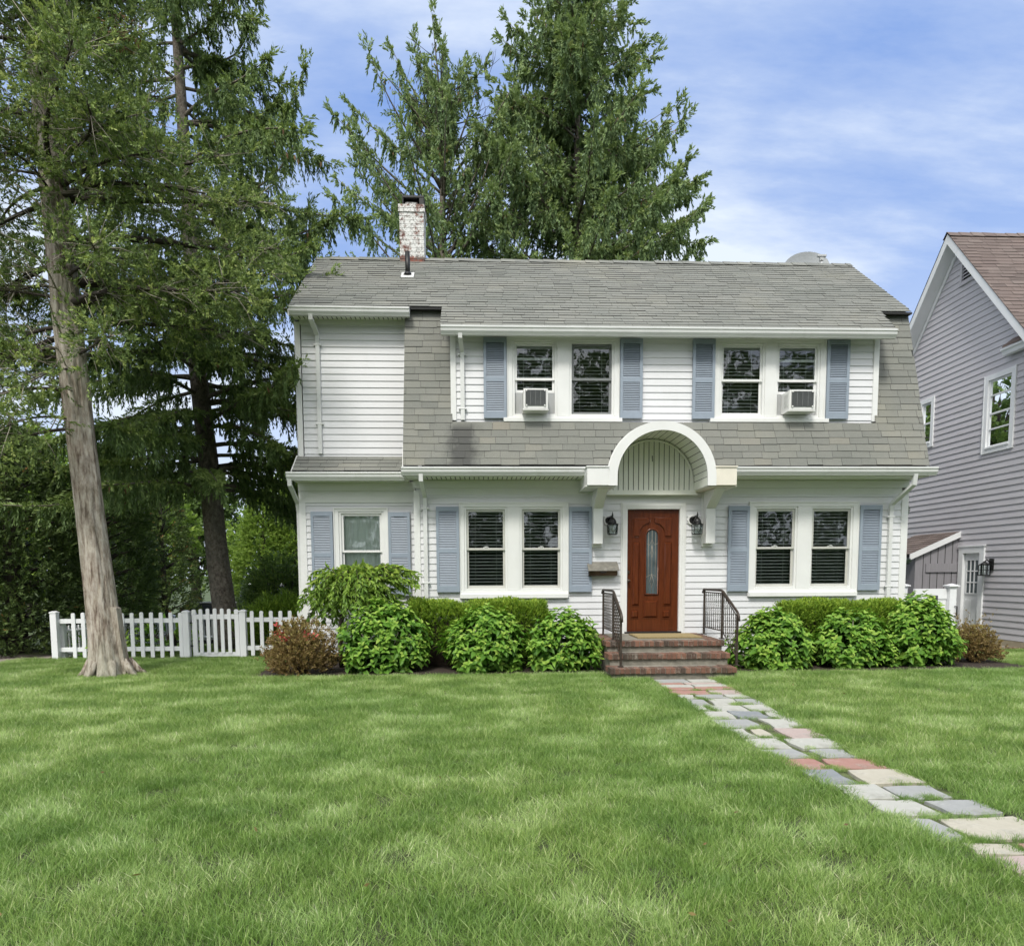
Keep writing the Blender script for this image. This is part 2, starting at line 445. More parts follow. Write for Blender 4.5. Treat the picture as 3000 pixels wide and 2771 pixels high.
    M['st_grey'] = stone('blue grey flagstone', (.27,.275,.27), (.36,.365,.35))
    M['st_slate'] = stone('slate flagstone', (.19,.205,.215), (.26,.275,.285))
    M['st_pale'] = stone('pale grey flagstone', (.37,.37,.33), (.47,.465,.42))
    M['st_red'] = stone('red flagstone', (.30,.155,.125), (.39,.225,.185))
    M['st_mauve'] = stone('mauve flagstone', (.36,.28,.255), (.45,.365,.335))
    M['st_cream'] = stone('cream flagstone', (.39,.36,.285), (.48,.45,.37))

STAIN_X, STAIN_Z = -.27, 3.78
CHIM_BASE = 7.05
make_materials()
# ------------------------------------------------------------------ siding
def siding(mb, uspan, z0, z1, openings, fn, exposure=.105, proud=.013, phase=0., uclip=None):
    """lap boards between z0..z1; uspan=(u0,u1); openings (u0,u1,z0,z1); fn(u,z,n)->xyz; uclip(z)->(ul,ur)"""
    zs = {z0, z1}
    k = math.floor((z0-phase)/exposure)
    z = phase + k*exposure
    while z < z1 + exposure:
        if z0 < z < z1: zs.add(z)
        z += exposure
    for o in openings:
        for q in (o[2], o[3]):
            if z0 < q < z1: zs.add(q)
    zs = sorted(zs)
    def nrm(z, top):
        f = ((z-phase)/exposure) % 1.0
        if f < 1e-6 or f > 1-1e-6: f = 1. if top else 0.
        return proud*(1-f)
    courser = {}
    for a, b in zip(zs[:-1], zs[1:]):
        if b-a < 1e-5: continue
        m = (a+b)/2
        ivs = [uspan]
        for o in openings:
            if o[2] < m < o[3]:
                nv = []
                for l, r in ivs:
                    if o[1] <= l or o[0] >= r: nv.append((l, r)); continue
                    if o[0] > l: nv.append((l, o[0]))
                    if o[1] < r: nv.append((o[1], r))
                ivs = nv
        ci = math.floor((m-phase)/exposure)
        r = courser.setdefault(ci, random.random())
        na, nb = nrm(a, False), nrm(b, True)
        for l, rr in ivs:
            la, lb, ra, rb = l, l, rr, rr
            if uclip:
                ca, cb = uclip(a), uclip(b)
                la, ra = max(l, ca[0]), min(rr, ca[1]); lb, rb = max(l, cb[0]), min(rr, cb[1])
                if ra <= la: continue
                if rb < lb: lb = rb = (lb+rb)/2
            mb.face([fn(la, a, na), fn(ra, a, na), fn(rb, b, nb), fn(lb, b, nb)], r)
            if abs(((a-phase)/exposure) % 1) < 1e-5 or abs(((a-phase)/exposure) % 1 - 1) < 1e-5:
                mb.face([fn(la, a, 0), fn(ra, a, 0), fn(ra, a, na), fn(la, a, na)], r)

def shingles(mb, lo, hi, xr, expo, tab, jit=.006, under=True, umi=1, th=.011, var=.17):
    """tabs on the slope from lo=(Y,Z) to hi=(Y,Z); xr(s)->list of (x0,x1) at distance s up the slope"""
    lo = Vector((lo[0], lo[1])); hi = Vector((hi[0], hi[1]))
    d = hi-lo; L = d.length; d = d/L
    nrm = Vector((-d.y, d.x))          # outward (towards -Y / up)
    if nrm.y < 0: nrm = -nrm
    def P(x, s, t): q = lo + d*s + nrm*t; return (x, q.x, q.y)
    n = max(1, round(L/expo)); e = L/n
    for i in range(n):
        s0 = i*e; s1 = min(L, s0+e*1.12)
        for (x0, x1) in xr((s0+s1)/2, s0, s1):
            x = x0 - random.random()*tab
            ph = random.random()*6
            while x < x1:
                w = tab*random.uniform(.82, 1.15)
                a, b = max(x, x0), min(x+w-.004, x1)
                x += w
                if b-a < .03: continue
                ja = random.uniform(-jit, jit) + .006*math.sin(a*1.3+ph); jb = ja + random.uniform(-jit, jit)*.6
                t0 = th*random.uniform(.8, 1.35)
                r = min(1, max(0, random.gauss(.45, var)))
                p = [P(a, s0+ja, t0), P(b, s0+jb, t0), P(b, s1, .003), P(a, s1, .003)]
                mb.face(p, r)
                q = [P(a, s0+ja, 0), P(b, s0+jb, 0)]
                mb.face([q[0], q[1], p[1], p[0]], r*.5, umi if random.random() < .6 else 0)  # random lips take the dark underlay, painting in shadow lines below courses
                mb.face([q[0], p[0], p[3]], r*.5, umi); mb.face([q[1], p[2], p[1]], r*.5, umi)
        if under:
            for (x0, x1) in xr((s0+s1)/2, s0, s1):
                s1b = min(L, s0+e)
                mb.face([P(x0+.004, s0, -.002), P(x1-.004, s0, -.002), P(x1-.004, s1b, -.002), P(x0+.004, s1b, -.002)], .5, umi)

# ------------------------------------------------------------------ house
HY = 11.5          # main ground floor wall
house = thing('house', (0, HY, 0), 'white two-storey gambrel-roofed house with blue shutters and arched door hood', 'house')
XL, XR = -1.08, 6.97
WY = 11.78         # wing walls
DY = 11.25         # dormer wall
front = lambda Y: (lambda u, z, n: (u, Y-n, z))

WINS = dict(
    ldl=(-.285, .405, 1.17, 2.50), ldr=(.605, 1.295, 1.17, 2.50),
    rdl=(4.425, 5.135, 1.17, 2.50), rdr=(5.35, 6.06, 1.17, 2.50))
DWINS = dict(d1l=(.49, 1.18, 3.865, 5.0), d1r=(1.372, 2.066, 3.865, 5.0), d2l=(3.72, 4.44, 3.86, 5.0), d2r=(4.607, 5.315, 3.86, 5.0))
WWIN = (-2.325, -1.60, 1.17, 2.46)
DOOR = (2.335, 3.209, .47, 2.475)

# walls ---------------------------------------------------------------
mb = MB()
siding(mb, (XL+.09, XR-.10), .12, 2.74, list(WINS.values())+[DOOR], front(HY), phase=.03)
# tympanum gap is covered by the hood; side and back walls
for x, s in ((XR-.012, 1), ):
    fn = lambda u, z, n: (x+n*s, u, z)
    def clip(z):
        if z < 3.1: return (HY, 16.0)
        if z < 5.68:
            t = (z-3.1)/2.58; return (11.05+.72*t, 16.4-.72*t)
        t = (z-5.68)/1.5; return (11.77+1.9*t, 15.68-1.9*t)
    siding(mb, (11.0, 16.5), .12, 7.12, [], fn, uclip=clip)
mb.box(XL+.02, XR-.02, 16.0, 16.1, 0, 5.6)
mb.box(XL+.04, XL+.10, HY+.02, 16.0, 0, 3.05); mb.box(XL+.04, XL+.10, 11.9, 16.0, 3.05, 5.6)
mb.build('wall', M['siding'], house)
mb = MB(); mb.box(XL+.03, XR-.03, HY+.012, 16.0, -.3, .118); mb.build('foundation', M['concrete'], house)

mb = MB()
siding(mb, (-2.85, XL), .12, 2.60, [WWIN], front(WY), phase=.03)
fn = lambda u, z, n: (-2.94-n, u, z)
siding(mb, (WY, 15.6), .12, 5.5, [], fn)
siding(mb, (-2.85, -1.20), 3.335, 5.43, [], front(WY+.03), phase=.02)
mb.box(-2.90, XL-.04, 15.5, 15.6, 0, 5.5)
mb.face([(-2.94, 11.85, 5.45), (-2.94, 15.55, 5.45), (-2.94, 13.7, 7.1)])
mb.build('wing_wall', M['siding'], house)
mb = MB()
siding(mb, (-.40, 6.18), 3.72, 5.10, list(DWINS.values()), front(DY), phase=.04)
for x0 in (-.44, 6.215):
    mb.face([(x0, DY+.005, 3.75), (x0, 11.75, 5.55), (x0, DY+.005, 5.1)])
mb.build('dormer_wall', M['siding'], house)

# interior: floors and a partition so the rooms read dark and real
mb = MB()
mb.box(XL+.15, XR-.12, HY+.30, 15.9, .38, .44); mb.box(XL+.15, XR-.12, HY+.1, 15.9, 2.86, 2.92)
mb.box(XL+.15, XR-.12, 14.6, 14.7, .45, 2.85); mb.box(XL+.15, XR-.12, 14.2, 14.3, 2.93, 5.6)
mb.box(2.05, 2.12, HY+.1, 14.6, .45, 2.85); mb.box(3.45, 3.52, HY+.1, 14.6, .45, 2.85); mb.box(2.9, 3.0, 12.2, 14.2, 2.93, 5.5)
mb.box(-2.8, XL, 12.6, 12.66, .4, 2.8)
mb.build('interior_wall', M['room'], house)

# corner boards, frieze --------------------------------------------------
mb = MB(); mb.box(XL, XL+.095, HY-.022, HY+.05, .1, 2.76); mb.box(XL+.03, XL+.06, HY+.05, WY+.01, .1, 2.85); mb.build('corner_board', M['trim'], house)
mb = MB(); mb.box(XR-.105, XR, HY-.022, HY+.05, .1, 2.76); mb.box(XR-.02, XR+.004, HY-.0225, HY+.10, .1, 2.76); mb.build('corner_board', M['trim'], house)
mb = MB(); mb.box(-2.955, -2.85, WY-.02, WY+.05, .1, 2.62); mb.build('corner_board', M['trim'], house)
mb = MB(); mb.box(-2.955, -2.865, WY+.012, WY+.07, 3.34, 5.44); mb.build('corner_board', M['trim'], house)
mb = MB(); mb.box(-1.205, -1.185, WY-.02, WY+.06, 3.30, 5.44); mb.build('corner_board', M['trim'], house)
mb = MB(); mb.box(-.462, -.38, DY-.03, DY+.05, 3.80, 5.115); mb.build('corner_board', M['trim'], house)
mb = MB(); mb.box(6.167, 6.25, DY-.03, DY+.05, 3.80, 5.115); mb.build('corner_board', M['trim'], house)
for bs in (((XL+.095, XR-.105, HY-.010, HY+.05, 2.70, 2.80), (XL, XR, HY-.03, HY+.05, 2.80, 2.92)), ((-2.955, XL, WY-.025, WY+.05, 2.60, 2.785), (-2.955, XL, WY-.05, WY+.05, 2.785, 2.93)),
           ((-2.87, -1.2, WY+.008, WY+.06, 5.40, 5.50),), ((-.38, 6.167, DY-.02, DY+.05, 5.06, 5.12),)):
    mb = MB()
    for q in bs: mb.box(*q)
    mb.build('frieze', M['trim'], house)

# soffits ---------------------------------------------------------------
for q in ((3.50, XR+.05, 11.04, HY+.02, 2.925, 2.945), (-2.98, XL-.08, 11.47, WY+.02, 2.92, 2.94), (-.55, 6.33, 11.0, DY+.02, 5.115, 5.13)):
    mb = MB(); mb.box(*q); mb.build('soffit', M['soffit'], house)
mb = MB(); mb.box(XL-.08, 1.93, 11.04, HY+.02, 2.925, 2.945)
for i in range(36):                    # vent slots of the main soffit
    x = -.85 + i*.073
    if x > 1.5: break
    mb.box(x, x+.012, 11.10, 11.40, 2.921, 2.9245, mi=1)
mb.build('soffit', [M['soffit'], M['under']], house)
mb = MB(); mb.box(-2.94, -1.12, 11.56, WY+.05, 5.475, 5.495)
for i in range(24):
    x = -2.85 + i*.073
    mb.box(x, x+.012, 11.60, 11.76, 5.471, 5.4745, mi=1)
mb.build('soffit', [M['soffit'], M['under']], house)

# roof ------------------------------------------------------------------
mb = MB()
LO, BR = (10.99, 3.085), (11.75, 5.66)
def xr_low(s, s0, s1):
    z = LO[1] + s*(BR[1]-LO[1])/math.hypot(BR[0]-LO[0], BR[1]-LO[1])
    if z < 3.68:
        w = .80 if z < 2.9 else math.sqrt(max(.01, .80**2-(z-2.878)**2))
        return [(XL-.11, 2.713-w), (2.713+w, 6.985)]
    if z < 3.80: return [(XL-.11, 6.985)]
    return [(XL-.11, -.44), (6.21, 6.985)]
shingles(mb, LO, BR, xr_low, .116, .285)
RID = (13.7, 7.215)
sl = (RID[1]-5.62)/(RID[0]-11.62)
def line(y): return (y, 5.62+(y-11.62)*sl)
UL = -2.985
def xr_up(lo):
    def f(s, s0, s1):
        y = lo[0] + s/math.hypot(1, sl)
        if y < 11.50: return [(-.60, 6.36+.10*(y-10.97)/.6)]
        if y < 11.60: return [(UL, -1.09), (-.60, 6.46)]
        return [(UL, 6.99)]
    return f
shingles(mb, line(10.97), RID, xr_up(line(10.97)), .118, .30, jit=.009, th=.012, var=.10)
# rear slopes
mb.face([(UL, RID[0], RID[1]), (6.99, RID[0], RID[1]), (6.99, 15.8, 5.6), (UL, 15.8, 5.6)], .5, 0)
mb.face([(XL, 15.8, 5.6), (6.99, 15.8, 5.6), (6.99, 16.5, 3.05), (XL, 16.5, 3.05)], .5, 0)
# dark edge of the open break lip and rakes
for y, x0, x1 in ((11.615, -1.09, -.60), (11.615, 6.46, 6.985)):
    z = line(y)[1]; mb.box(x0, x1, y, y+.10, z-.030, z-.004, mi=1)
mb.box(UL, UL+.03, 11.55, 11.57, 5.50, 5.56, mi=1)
# ridge caps
x = UL
while x < 6.9:
    w = .26; dz = random.uniform(-.006, .008); r = min(1, max(0, random.gauss(.4, .2)))
    x1 = min(x+w+.03, 7.0)
    for s in (-1, 1):
        mb.face([(x, RID[0], RID[1]+.030+dz), (x1, RID[0], RID[1]+.020+dz), (x1, RID[0]+s*.14, RID[1]-.085+dz), (x, RID[0]+s*.14, RID[1]-.075+dz)], r)
    mb.face([(x, RID[0]-.14, RID[1]-.075+dz), (x, RID[0], RID[1]+.03+dz), (x, RID[0]+.14, RID[1]-.075+dz)], r*.4)
    x += w
# pent roof of the wing
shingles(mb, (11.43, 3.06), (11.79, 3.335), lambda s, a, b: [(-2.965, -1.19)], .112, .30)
# sides of the wing eave and dormer eave
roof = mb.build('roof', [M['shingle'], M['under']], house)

# rake boards on the wing's left gable
mb = MB()
mb.prism([(11.5, 5.43), (13.7, 7.13), (13.7, 7.22), (11.5, 5.52)], -2.975, -2.95, lambda u, v, t: (t, u, v))
mb.prism([(15.8, 5.49), (13.7, 7.13), (13.7, 7.22), (15.8, 5.58)], -2.975, -2.95, lambda u, v, t: (t, u, v))
mb.build('rake_board', M['trim'], house)
mb = MB(); mb.prism([(11.45, 2.95), (11.82, 3.25), (11.82, 3.36), (11.43, 3.06)], -2.985, -2.962, lambda u, v, t: (t, u, v)); mb.build('rake_board', M['trim'], house)

# chimney (sub-part of the roof) --------------------------------------------
mb = MB()
def brick_course(x0, x1, y0, y1, z0, h, off, mi=0):
    L = .2
    for (a0, a1, horiz, fix, out) in ((x0, x1, True, y0, -1), (x0, x1, True, y1, 1), (y0, y1, False, x0, -1), (y0, y1, False, x1, 1)):
        p = a0 - (L/2 if off else 0)
        while p < a1:
            a, b = max(p, a0), min(p+L-.008, a1); p += L
            if b-a < .02: continue
            r = random.random(); d = random.uniform(0, .004)
            if horiz: mb.box(a, b, fix-(.02 if out > 0 else d), fix+(d if out > 0 else .02), z0+.004, z0+h-.004, r, mi)
            else: mb.box(fix-(.02 if out > 0 else d), fix+(d if out > 0 else .02), a, b, z0+.004, z0+h-.004, r, mi)
CX0, CX1, CY0, CY1 = -1.445, -1.01, 13.55, 14.0
z = 6.95; i = 0
while z < 8.10:
    e = .018 if 7.93 < z else 0
    brick_course(CX0-e, CX1+e, CY0-e, CY1+e, z, .068, i % 2); z += .068; i += 1
mb.box(CX0+.006, CX1-.006, CY0+.006, CY1-.006, 6.6, z-.004, .55)
mb.box(CX0+.11, CX0+.31, CY0+.10, CY1-.1, z, z+.085, .9)
brick_course(CX0+.10, CX0+.32, CY0+.09, CY1-.09, z, .085, 0)
ch = mb.build('chimney', M['chimney'], roof)
mb = MB()
zt = z+.13
mb.box(CX0+.05, CX1+.01, CY0+.03, CY1-.03, zt, zt+.045); mb.box(CX0+.05, CX0+.075, CY0+.03, CY1-.03, z, zt); mb.box(CX1-.08, CX1+.01, CY0+.03, CY1-.03, z, zt)
mb.box(CX0+.07, CX1-.05, CY1-.06, CY1-.03, z, zt)
mb.build('chimney_cap', M['black'], roof, bevel=.008)
mb = MB()
zb = line(12.9)[1]
mb.tube([(-1.25, 12.9, zb-.06), (-1.25, 12.9, zb+.40)], .042, 12)
mb.tube([(-1.25, 12.9, zb+.0), (-1.25, 12.9, zb+.06)], [.085, .05], 12)
mb.build('vent_pipe', M['black'], roof)
mb = MB()
mb.prism([(-.11, -.13), (.11, -.13), (.11, .09), (-.11, .09)], 0, .022, lambda u, v, t: (-1.25+u, 12.9+v-t*.6, zb+v*sl+t))
mb.build('pipe_flashing', M['pipe_flash'], roof)

# gutters ----------------------------------------------------------------
def gutter(x0, x1, y, ztop, h=.125, d=.115, tilt=0, name='gutter'):
    """K-style gutter, y is the front lip, open on top"""
    prof = [(0, 0), (0, -.025), (.012, -.04), (.018, -.075), (.045, -.115), (.05, -h), (d, -h), (d, 0), (d-.006, 0), (d-.006, -h+.006), (.056, -h+.006), (.012, -.02), (.012, 0)]
    mb = MB()
    mb.prism(prof, x0, x1, lambda u, v, t: (t, y+u, ztop+v+tilt*(t-x0)))
    for x in (x0, x1):
        mb.prism([(0, 0), (0, -.025), (.012, -.04), (.018, -.075), (.045, -.115), (.05, -h), (d, -h), (d, 0)], x-.003, x+.003, lambda u, v, t: (t, y+u, ztop+v+tilt*(t-x0)))
    return mb.build(name, M['gutter'], house)
gutter(XL-.13, 1.585, 10.93, 3.055); gutter(3.835, 7.10, 10.93, 3.06)
gutter(-2.945, -1.10, 11.46, 5.575, tilt=-.004)
gutter(-3.04, XL-.135, 11.34, 3.035)
gutter(-.585, 6.345, 10.90, 5.115)
# fascia behind gutters, gutter return at the left end of the main eave
for q in ((XL-.115, 1.6, 11.045, 11.065, 2.93, 3.075), (3.83, 7.0, 11.045, 11.065, 2.93, 3.075), (-2.98, XL-.14, 11.46, 11.48, 2.925, 3.05), (-2.945, -1.10, 11.575, 11.60, 5.48, 5.56), (-.58, 6.34, 11.015, 11.03, 5.10, 5.14)):
    mb = MB(); mb.box(*q); mb.build('fascia', M['trim'], house)
mb = MB()
mb.prism([(11.0, 2.93), (11.5, 2.93), (11.5, 3.4), (11.13, 3.4), (11.0, 3.07)], XL-.12, XL-.09, lambda u, v, t: (t, u, v)); mb.build('eave_return', M['trim'], house)
mb = MB(); mb.prism([(11.0, 2.93), (11.5, 2.93), (11.5, 3.4), (11.13, 3.4), (11.0, 3.07)], 6.955, 6.98, lambda u, v, t: (t, u, v))
mb.build('eave_return', M['trim'], house)

def downspout(pts, w=.062, d=.05, straps=()):
    """rectangular pipe through pts (x,y,z)"""
    mb = MB(); pts = [Vector(p) for p in pts]
    rings = []
    for i, p in enumerate(pts):
        a = (pts[i]-pts[i-1]).normalized() if i else (pts[1]-pts[0]).normalized()
        b = (pts[i+1]-pts[i]).normalized() if i < len(pts)-1 else a
        t = (a+b).normalized()
        ref = Vector((0, 1, 0)) if abs(t.y) < .95 else Vector((0, 0, 1))
        x = Vector((1, 0, 0)); x = (x - t*x.dot(t)).normalized(); y = t.cross(x)
        k = 1/max(.5, math.cos(a.angle(b)/2))
        rings.append([p + x*sx*w/2*(k if abs(a.x-b.x) > .1 else 1) + y*sy*d/2*(k if abs(a.x-b.x) < .1 else 1) for sx, sy in ((-1,-1),(1,-1),(1,1),(-1,1))])
    for r0, r1 in zip(rings[:-1], rings[1:]):
        for i in range(4): mb.face([r0[i], r0[(i+1) % 4], r1[(i+1) % 4], r1[i]])
    mb.face(rings[0]); mb.face(rings[-1])
    for (x, y, z) in straps: mb.box(x-w/2-.03, x+w/2+.03, y-.004-d/2, y+.02, z-.012, z+.012)
    return mb.build('downspout', M['gutter'], house, bevel=.006)
downspout([(-.92, 10.99, 2.96), (-.92, 11.0, 2.86), (-.90, 11.44, 2.66), (-.90, 11.455, 2.5), (-.90, 11.455, .15)], straps=((-.90, 11.455, 2.48), (-.90, 11.455, 1.3)))
downspout([(6.77, 10.99, 2.96), (6.77, 11.02, 2.80), (6.67, 11.43, 2.53), (6.67, 11.455, 2.42), (6.67, 11.455, .15)], straps=((6.67, 11.455, 2.33), (6.67, 11.455, 1.2)))
downspout([(-2.63, 11.52, 5.47), (-2.63, 11.54, 5.40), (-2.59, 11.77, 5.24), (-2.59, 11.785, 5.12), (-2.59, 11.785, 3.38)], straps=((-2.59, 11.785, 5.08), (-2.59, 11.785, 3.85)))
downspout([(-.30, 10.96, 5.02), (-.30, 10.97, 4.96), (-.28, 11.20, 4.82), (-.28, 11.215, 4.72), (-.28, 11.215, 3.80)], straps=((-.28, 11.215, 4.78), (-.28, 11.215, 3.97)))
downspout([(-3.0, 11.40, 2.93), (-3.0, 11.42, 2.84), (-2.985, 11.80, 2.60), (-2.985, 11.86, 2.45), (-2.985, 11.86, .15)])

# windows ------------------------------------------------------------------
def window(x0, x1, z0, z1, Y, fm='tan_frame', blind='open', ac=False, outer='trim'):
    """a double-hung unit in its opening; Y is the wall face"""
    w = MB(); fr = .035
    yb = Y+.055
    # jamb frame
    for a in ((x0, x0+fr, z0, z1), (x1-fr, x1, z0, z1)): w.box(a[0], a[1], Y-.012, yb+.05, a[2], a[3])
    w.box(x0+fr, x1-fr, Y-.012, yb+.05, z1-fr, z1); w.box(x0+fr, x1-fr, Y-.02, yb+.05, z0, z0+fr)
    root = w.build('window', M[outer], house, bevel=.004)
    xi0, xi1, zi0, zi1 = x0+fr, x1-fr, z0+fr, z1-fr
    zm = (zi0+zi1)/2; s = .036
    sh = MB()
    zl = zi0 if not ac else zi0+.33
    # upper sash sits in front of the lower one
    ya, ybk = Y+.012, Y+.040
    sh.box(xi0, xi0+s, ya, ybk, zm-.018, zi1); sh.box(xi1-s, xi1, ya, ybk, zm-.018, zi1)
    sh.box(xi0+s, xi1-s, ya, ybk, zi1-s, zi1); sh.box(xi0+s, xi1-s, ya, ybk, zm-.018, zm+.018)
    sh.build('sash', M[fm], root, bevel=.003); sh = MB()
    yc, yd = Y+.042, Y+.070
    top = zm+.014 if not ac else zm+.33
    sh.box(xi0, xi0+s, yc, yd, zl, top); sh.box(xi1-s, xi1, yc, yd, zl, top)
    sh.box(xi0+s, xi1-s, yc, yd, zl, zl+s*1.2); sh.box(xi0+s, xi1-s, yc, yd, top-s, top)
    sh.build('sash', M[fm], root, bevel=.003)
    if not ac and fm == 'tan_frame':
        k = MB(); xm = (xi0+xi1)/2
        k.box(xm-.045, xm+.045, Y+.012, Y+.05, zm+.019, zm+.030); k.tube([(xm-.02, Y+.006, zm+.035), (xm+.03, Y+.006, zm+.035)], .008, 6); k.build('sash_lock', M['trim'], root)
    g = MB()
    g.face([(xi0+s, Y+.026, zm+.018), (xi1-s, Y+.026, zm+.018), (xi1-s, Y+.026, zi1-s), (xi0+s, Y+.026, zi1-s)])
    g.face([(xi0+s, Y+.056, zl+s*1.2), (xi1-s, Y+.056, zl+s*1.2), (xi1-s, Y+.056, zm-.018), (xi0+s, Y+.056, zm-.018)])
    g.build('pane', M['glass'], root)
    b = MB()
    if blind == 'open' or blind == 'steep':
        z = zl+.05; tl = {'open': .016, 'steep': .020}[blind]; j = random.uniform(-.004, .004)
        while z < zi1-.05:
            y0, y1 = Y+.10, Y+.145
            b.face([(xi0+.01, y0, z-tl*.5), (xi1-.01, y0, z-tl*.5), (xi1-.01, y1, z+tl*.5), (xi0+.01, y1, z+tl*.5)])
            b.face([(xi0+.01, y0, z-tl*.5-.003), (xi1-.01, y0, z-tl*.5-.003), (xi1-.01, y0, z-tl*.5), (xi0+.01, y0, z-tl*.5)])
            z += .054
        for x in (xi0+.14, xi1-.14): b.box(x-.002, x+.002, Y+.096, Y+.099, zl, zi1)
        b.box(xi0+.005, xi1-.005, Y+.095, Y+.15, zi1-.045, zi1)
    else:
        n_ = 24
        for i in range(n_):
            xa, xb = xi0+.002+(xi1-xi0-.004)*i/n_, xi0+.002+(xi1-xi0-.004)*(i+1)/n_; w_ = lambda i: .012*math.sin(i*1.9)+.006*math.sin(i*.7)
            b.face([(xa, Y+.095+w_(i), zl), (xb, Y+.095+w_(i+1), zl), (xb, Y+.095+w_(i+1), zi1), (xa, Y+.095+w_(i), zi1)], smooth=True)
    b.build('blind', M['shade' if blind == 'shade' else 'blind'], root)
    if ac:
        for a, c in ((xi0, AC[ac][0]+.005), (AC[ac][1]-.005, xi1)):
            p = MB(); p.box(a, c, Y+.048, Y+.060, zi0, zl)
            n = 7
            for i in range(n): x = a+(c-a)*(i+.5)/n; p.box(x-.004, x+.004, Y+.042, Y+.048, zi0, zl)
            p.build('accordion_panel', M['accordion'], root)
    return root
AC = {1: (.64, 1.02), 2: (4.73, 5.145)}
window(*WINS['ldl'], HY); window(*WINS['ldr'], HY); window(*WINS['rdl'], HY); window(*WINS['rdr'], HY)
window(*WWIN, WY, fm='trim', blind='shade')
window(*DWINS['d1l'], DY, fm='trim', blind='steep', ac=1); window(*DWINS['d1r'], DY, fm='grey_frame')
window(*DWINS['d2l'], DY, fm='trim', blind='steep'); window(*DWINS['d2r'], DY, fm='trim', blind='steep', ac=2)

def casing(x0, x1, z0, z1, Y, holes, sill=None, cap=True, low=.09, p=.028, name='window_casing'):
    mb = MB()
    # vertical members between the holes
    hz0 = min(h[2] for h in holes); hz1 = max(h[3] for h in holes)
    xs = [x0] + [v for h in sorted(holes) for v in (h[0], h[1])] + [x1]
    for i in range(0, len(xs), 2): mb.box(xs[i], xs[i+1], Y-p, Y+.02, hz0, hz1)
    mb.box(x0, x1, Y-p, Y+.02, hz1, z1); mb.box(x0, x1, Y-p, Y+.02, z0, hz0)
    # raised outer bead
    mb.box(x0-.014, x0+.010, Y-p-.010, Y+.012, z0, z1+.012); mb.box(x1-.010, x1+.014, Y-p-.010, Y+.012, z0, z1+.012)
    mb.box(x0+.010, x1-.010, Y-p-.010, Y+.012, z1-.012, z1+.012)
    if sill: mb.box(sill[0], sill[1], Y-p-.045, Y+.02, sill[2], sill[3])
    return mb.build(name, M['trim'], house, bevel=.004)
casing(-.352, 1.380, 1.048, 2.565, HY, [WINS['ldl'], WINS['ldr']], (-.352, 1.380, 1.045, 1.115))
casing(4.345, 6.145, 1.048, 2.570, HY, [WINS['rdl'], WINS['rdr']], (4.345, 6.145, 1.045, 1.115))
casing(-2.40, -1.54, 1.06, 2.51, WY, [WWIN], (-2.42, -1.52, 1.05, 1.11))
casing(.415, 2.138, 3.832, 5.10, DY, [DWINS['d1l'], DWINS['d1r']], (.348, 2.19, 3.775, 3.835))
casing(3.652, 5.393, 3.832, 5.10, DY, [DWINS['d2l'], DWINS['d2r']], (3.572, 5.457, 3.778, 3.836))

def shutter(x0, x1, z0, z1, Y):
    mb = MB(); y0, y1 = Y-.052, Y-.012; st = .042
    mb.box(x0, x0+st, y0, y1, z0, z1); mb.box(x1-st, x1, y0, y1, z0, z1)
    h = z1-z0; rails = [(z0, z0+.10), (z0+h*.485-.035, z0+h*.485+.035), (z1-.075, z1)]
    for a, b in rails: mb.box(x0+st, x1-st, y0+.002, y1, a, b)
    xm = (x0+x1)/2; hw = (x1-x0)/2-st
    arc = [(xm+hw*.62*math.cos(t), z1-.072+.03*math.sin(t)) for t in np.linspace(0, PI, 9)]
    mb.prism(arc, y0-.006, y0+.001, lambda u, v, t: (u, t, v))
    for (a, b) in ((rails[0][1], rails[1][0]), (rails[1][1], rails[2][0])):
        n = max(3, round((b-a)/.0265)); e = (b-a)/n
        for i in range(n):
            z = a+e*i
            mb.prism([(y0+.004, z+.001), (y0+.010, z+e*.60), (y1-.006, z+e*.98), (y1-.006, z+e*.80), (y0+.016, z+e*.40), (y0+.010, z+.001)], x0+st, x1-st, lambda u, v, t: (t, u, v))
        mb.box(x0+st, x1-st, y1-.002, y1+.001, a, b)
    for x in (x0+.02, x1-.02):
        for z in (z0+.16, z1-.14): mb.tube([(x, y0-.003, z), (x, y0+.002, z)], .006, 6)
    return mb.build('shutter', M['shutter'], house)
for q in ((-.729, -.366, 1.15, 2.505), (1.397, 1.762, 1.14, 2.50), (3.985, 4.33, 1.135, 2.51), (6.16, 6.52, 1.138, 2.52)): shutter(*q, HY-.012)
for q in ((-2.767, -2.418, 1.10, 2.455), (-1.522, -1.172, 1.09, 2.445)): shutter(*q, WY-.012)
for q in ((.045, .398, 3.828, 5.03), (2.156, 2.503, 3.832, 5.03), (3.288, 3.636, 3.828, 5.03), (5.41, 5.765, 3.835, 5.035)): shutter(*q, DY-.012)

# front door ------------------------------------------------------------
mb = MB()
dx0, dx1, dz0, dz1 = DOOR
for i, (a, p) in enumerate(((.095, .022), (.072, .034), (.030, .026))):
    o, q = a, (.072, .030, 0.)[i]
    mb.box(dx0-o, dx0-q, HY-p, HY+.02, .40, dz1+o); mb.box(dx1+q, dx1+o, HY-p, HY+.02, .40, dz1+o)
    mb.box(dx0-q, dx1+q, HY-p, HY+.02, dz1+q, dz1+o)
mb.box(dx0-.001, dx0+.012, HY-.02, HY+.09, .46, dz1); mb.box(dx1-.012, dx1+.001, HY-.02, HY+.09, .46, dz1); mb.box(dx0+.012, dx1-.012, HY-.02, HY+.09, dz1-.012, dz1)
mb.build('door_frame', M['trim'], house, bevel=.003)
mb = MB()
DYF = HY+.035
mb.box(dx0+.012, dx1-.012, DYF, DYF+.045, dz0+.012, dz1-.014)
zx = lambda x: 2.335+(x-290)*.001664
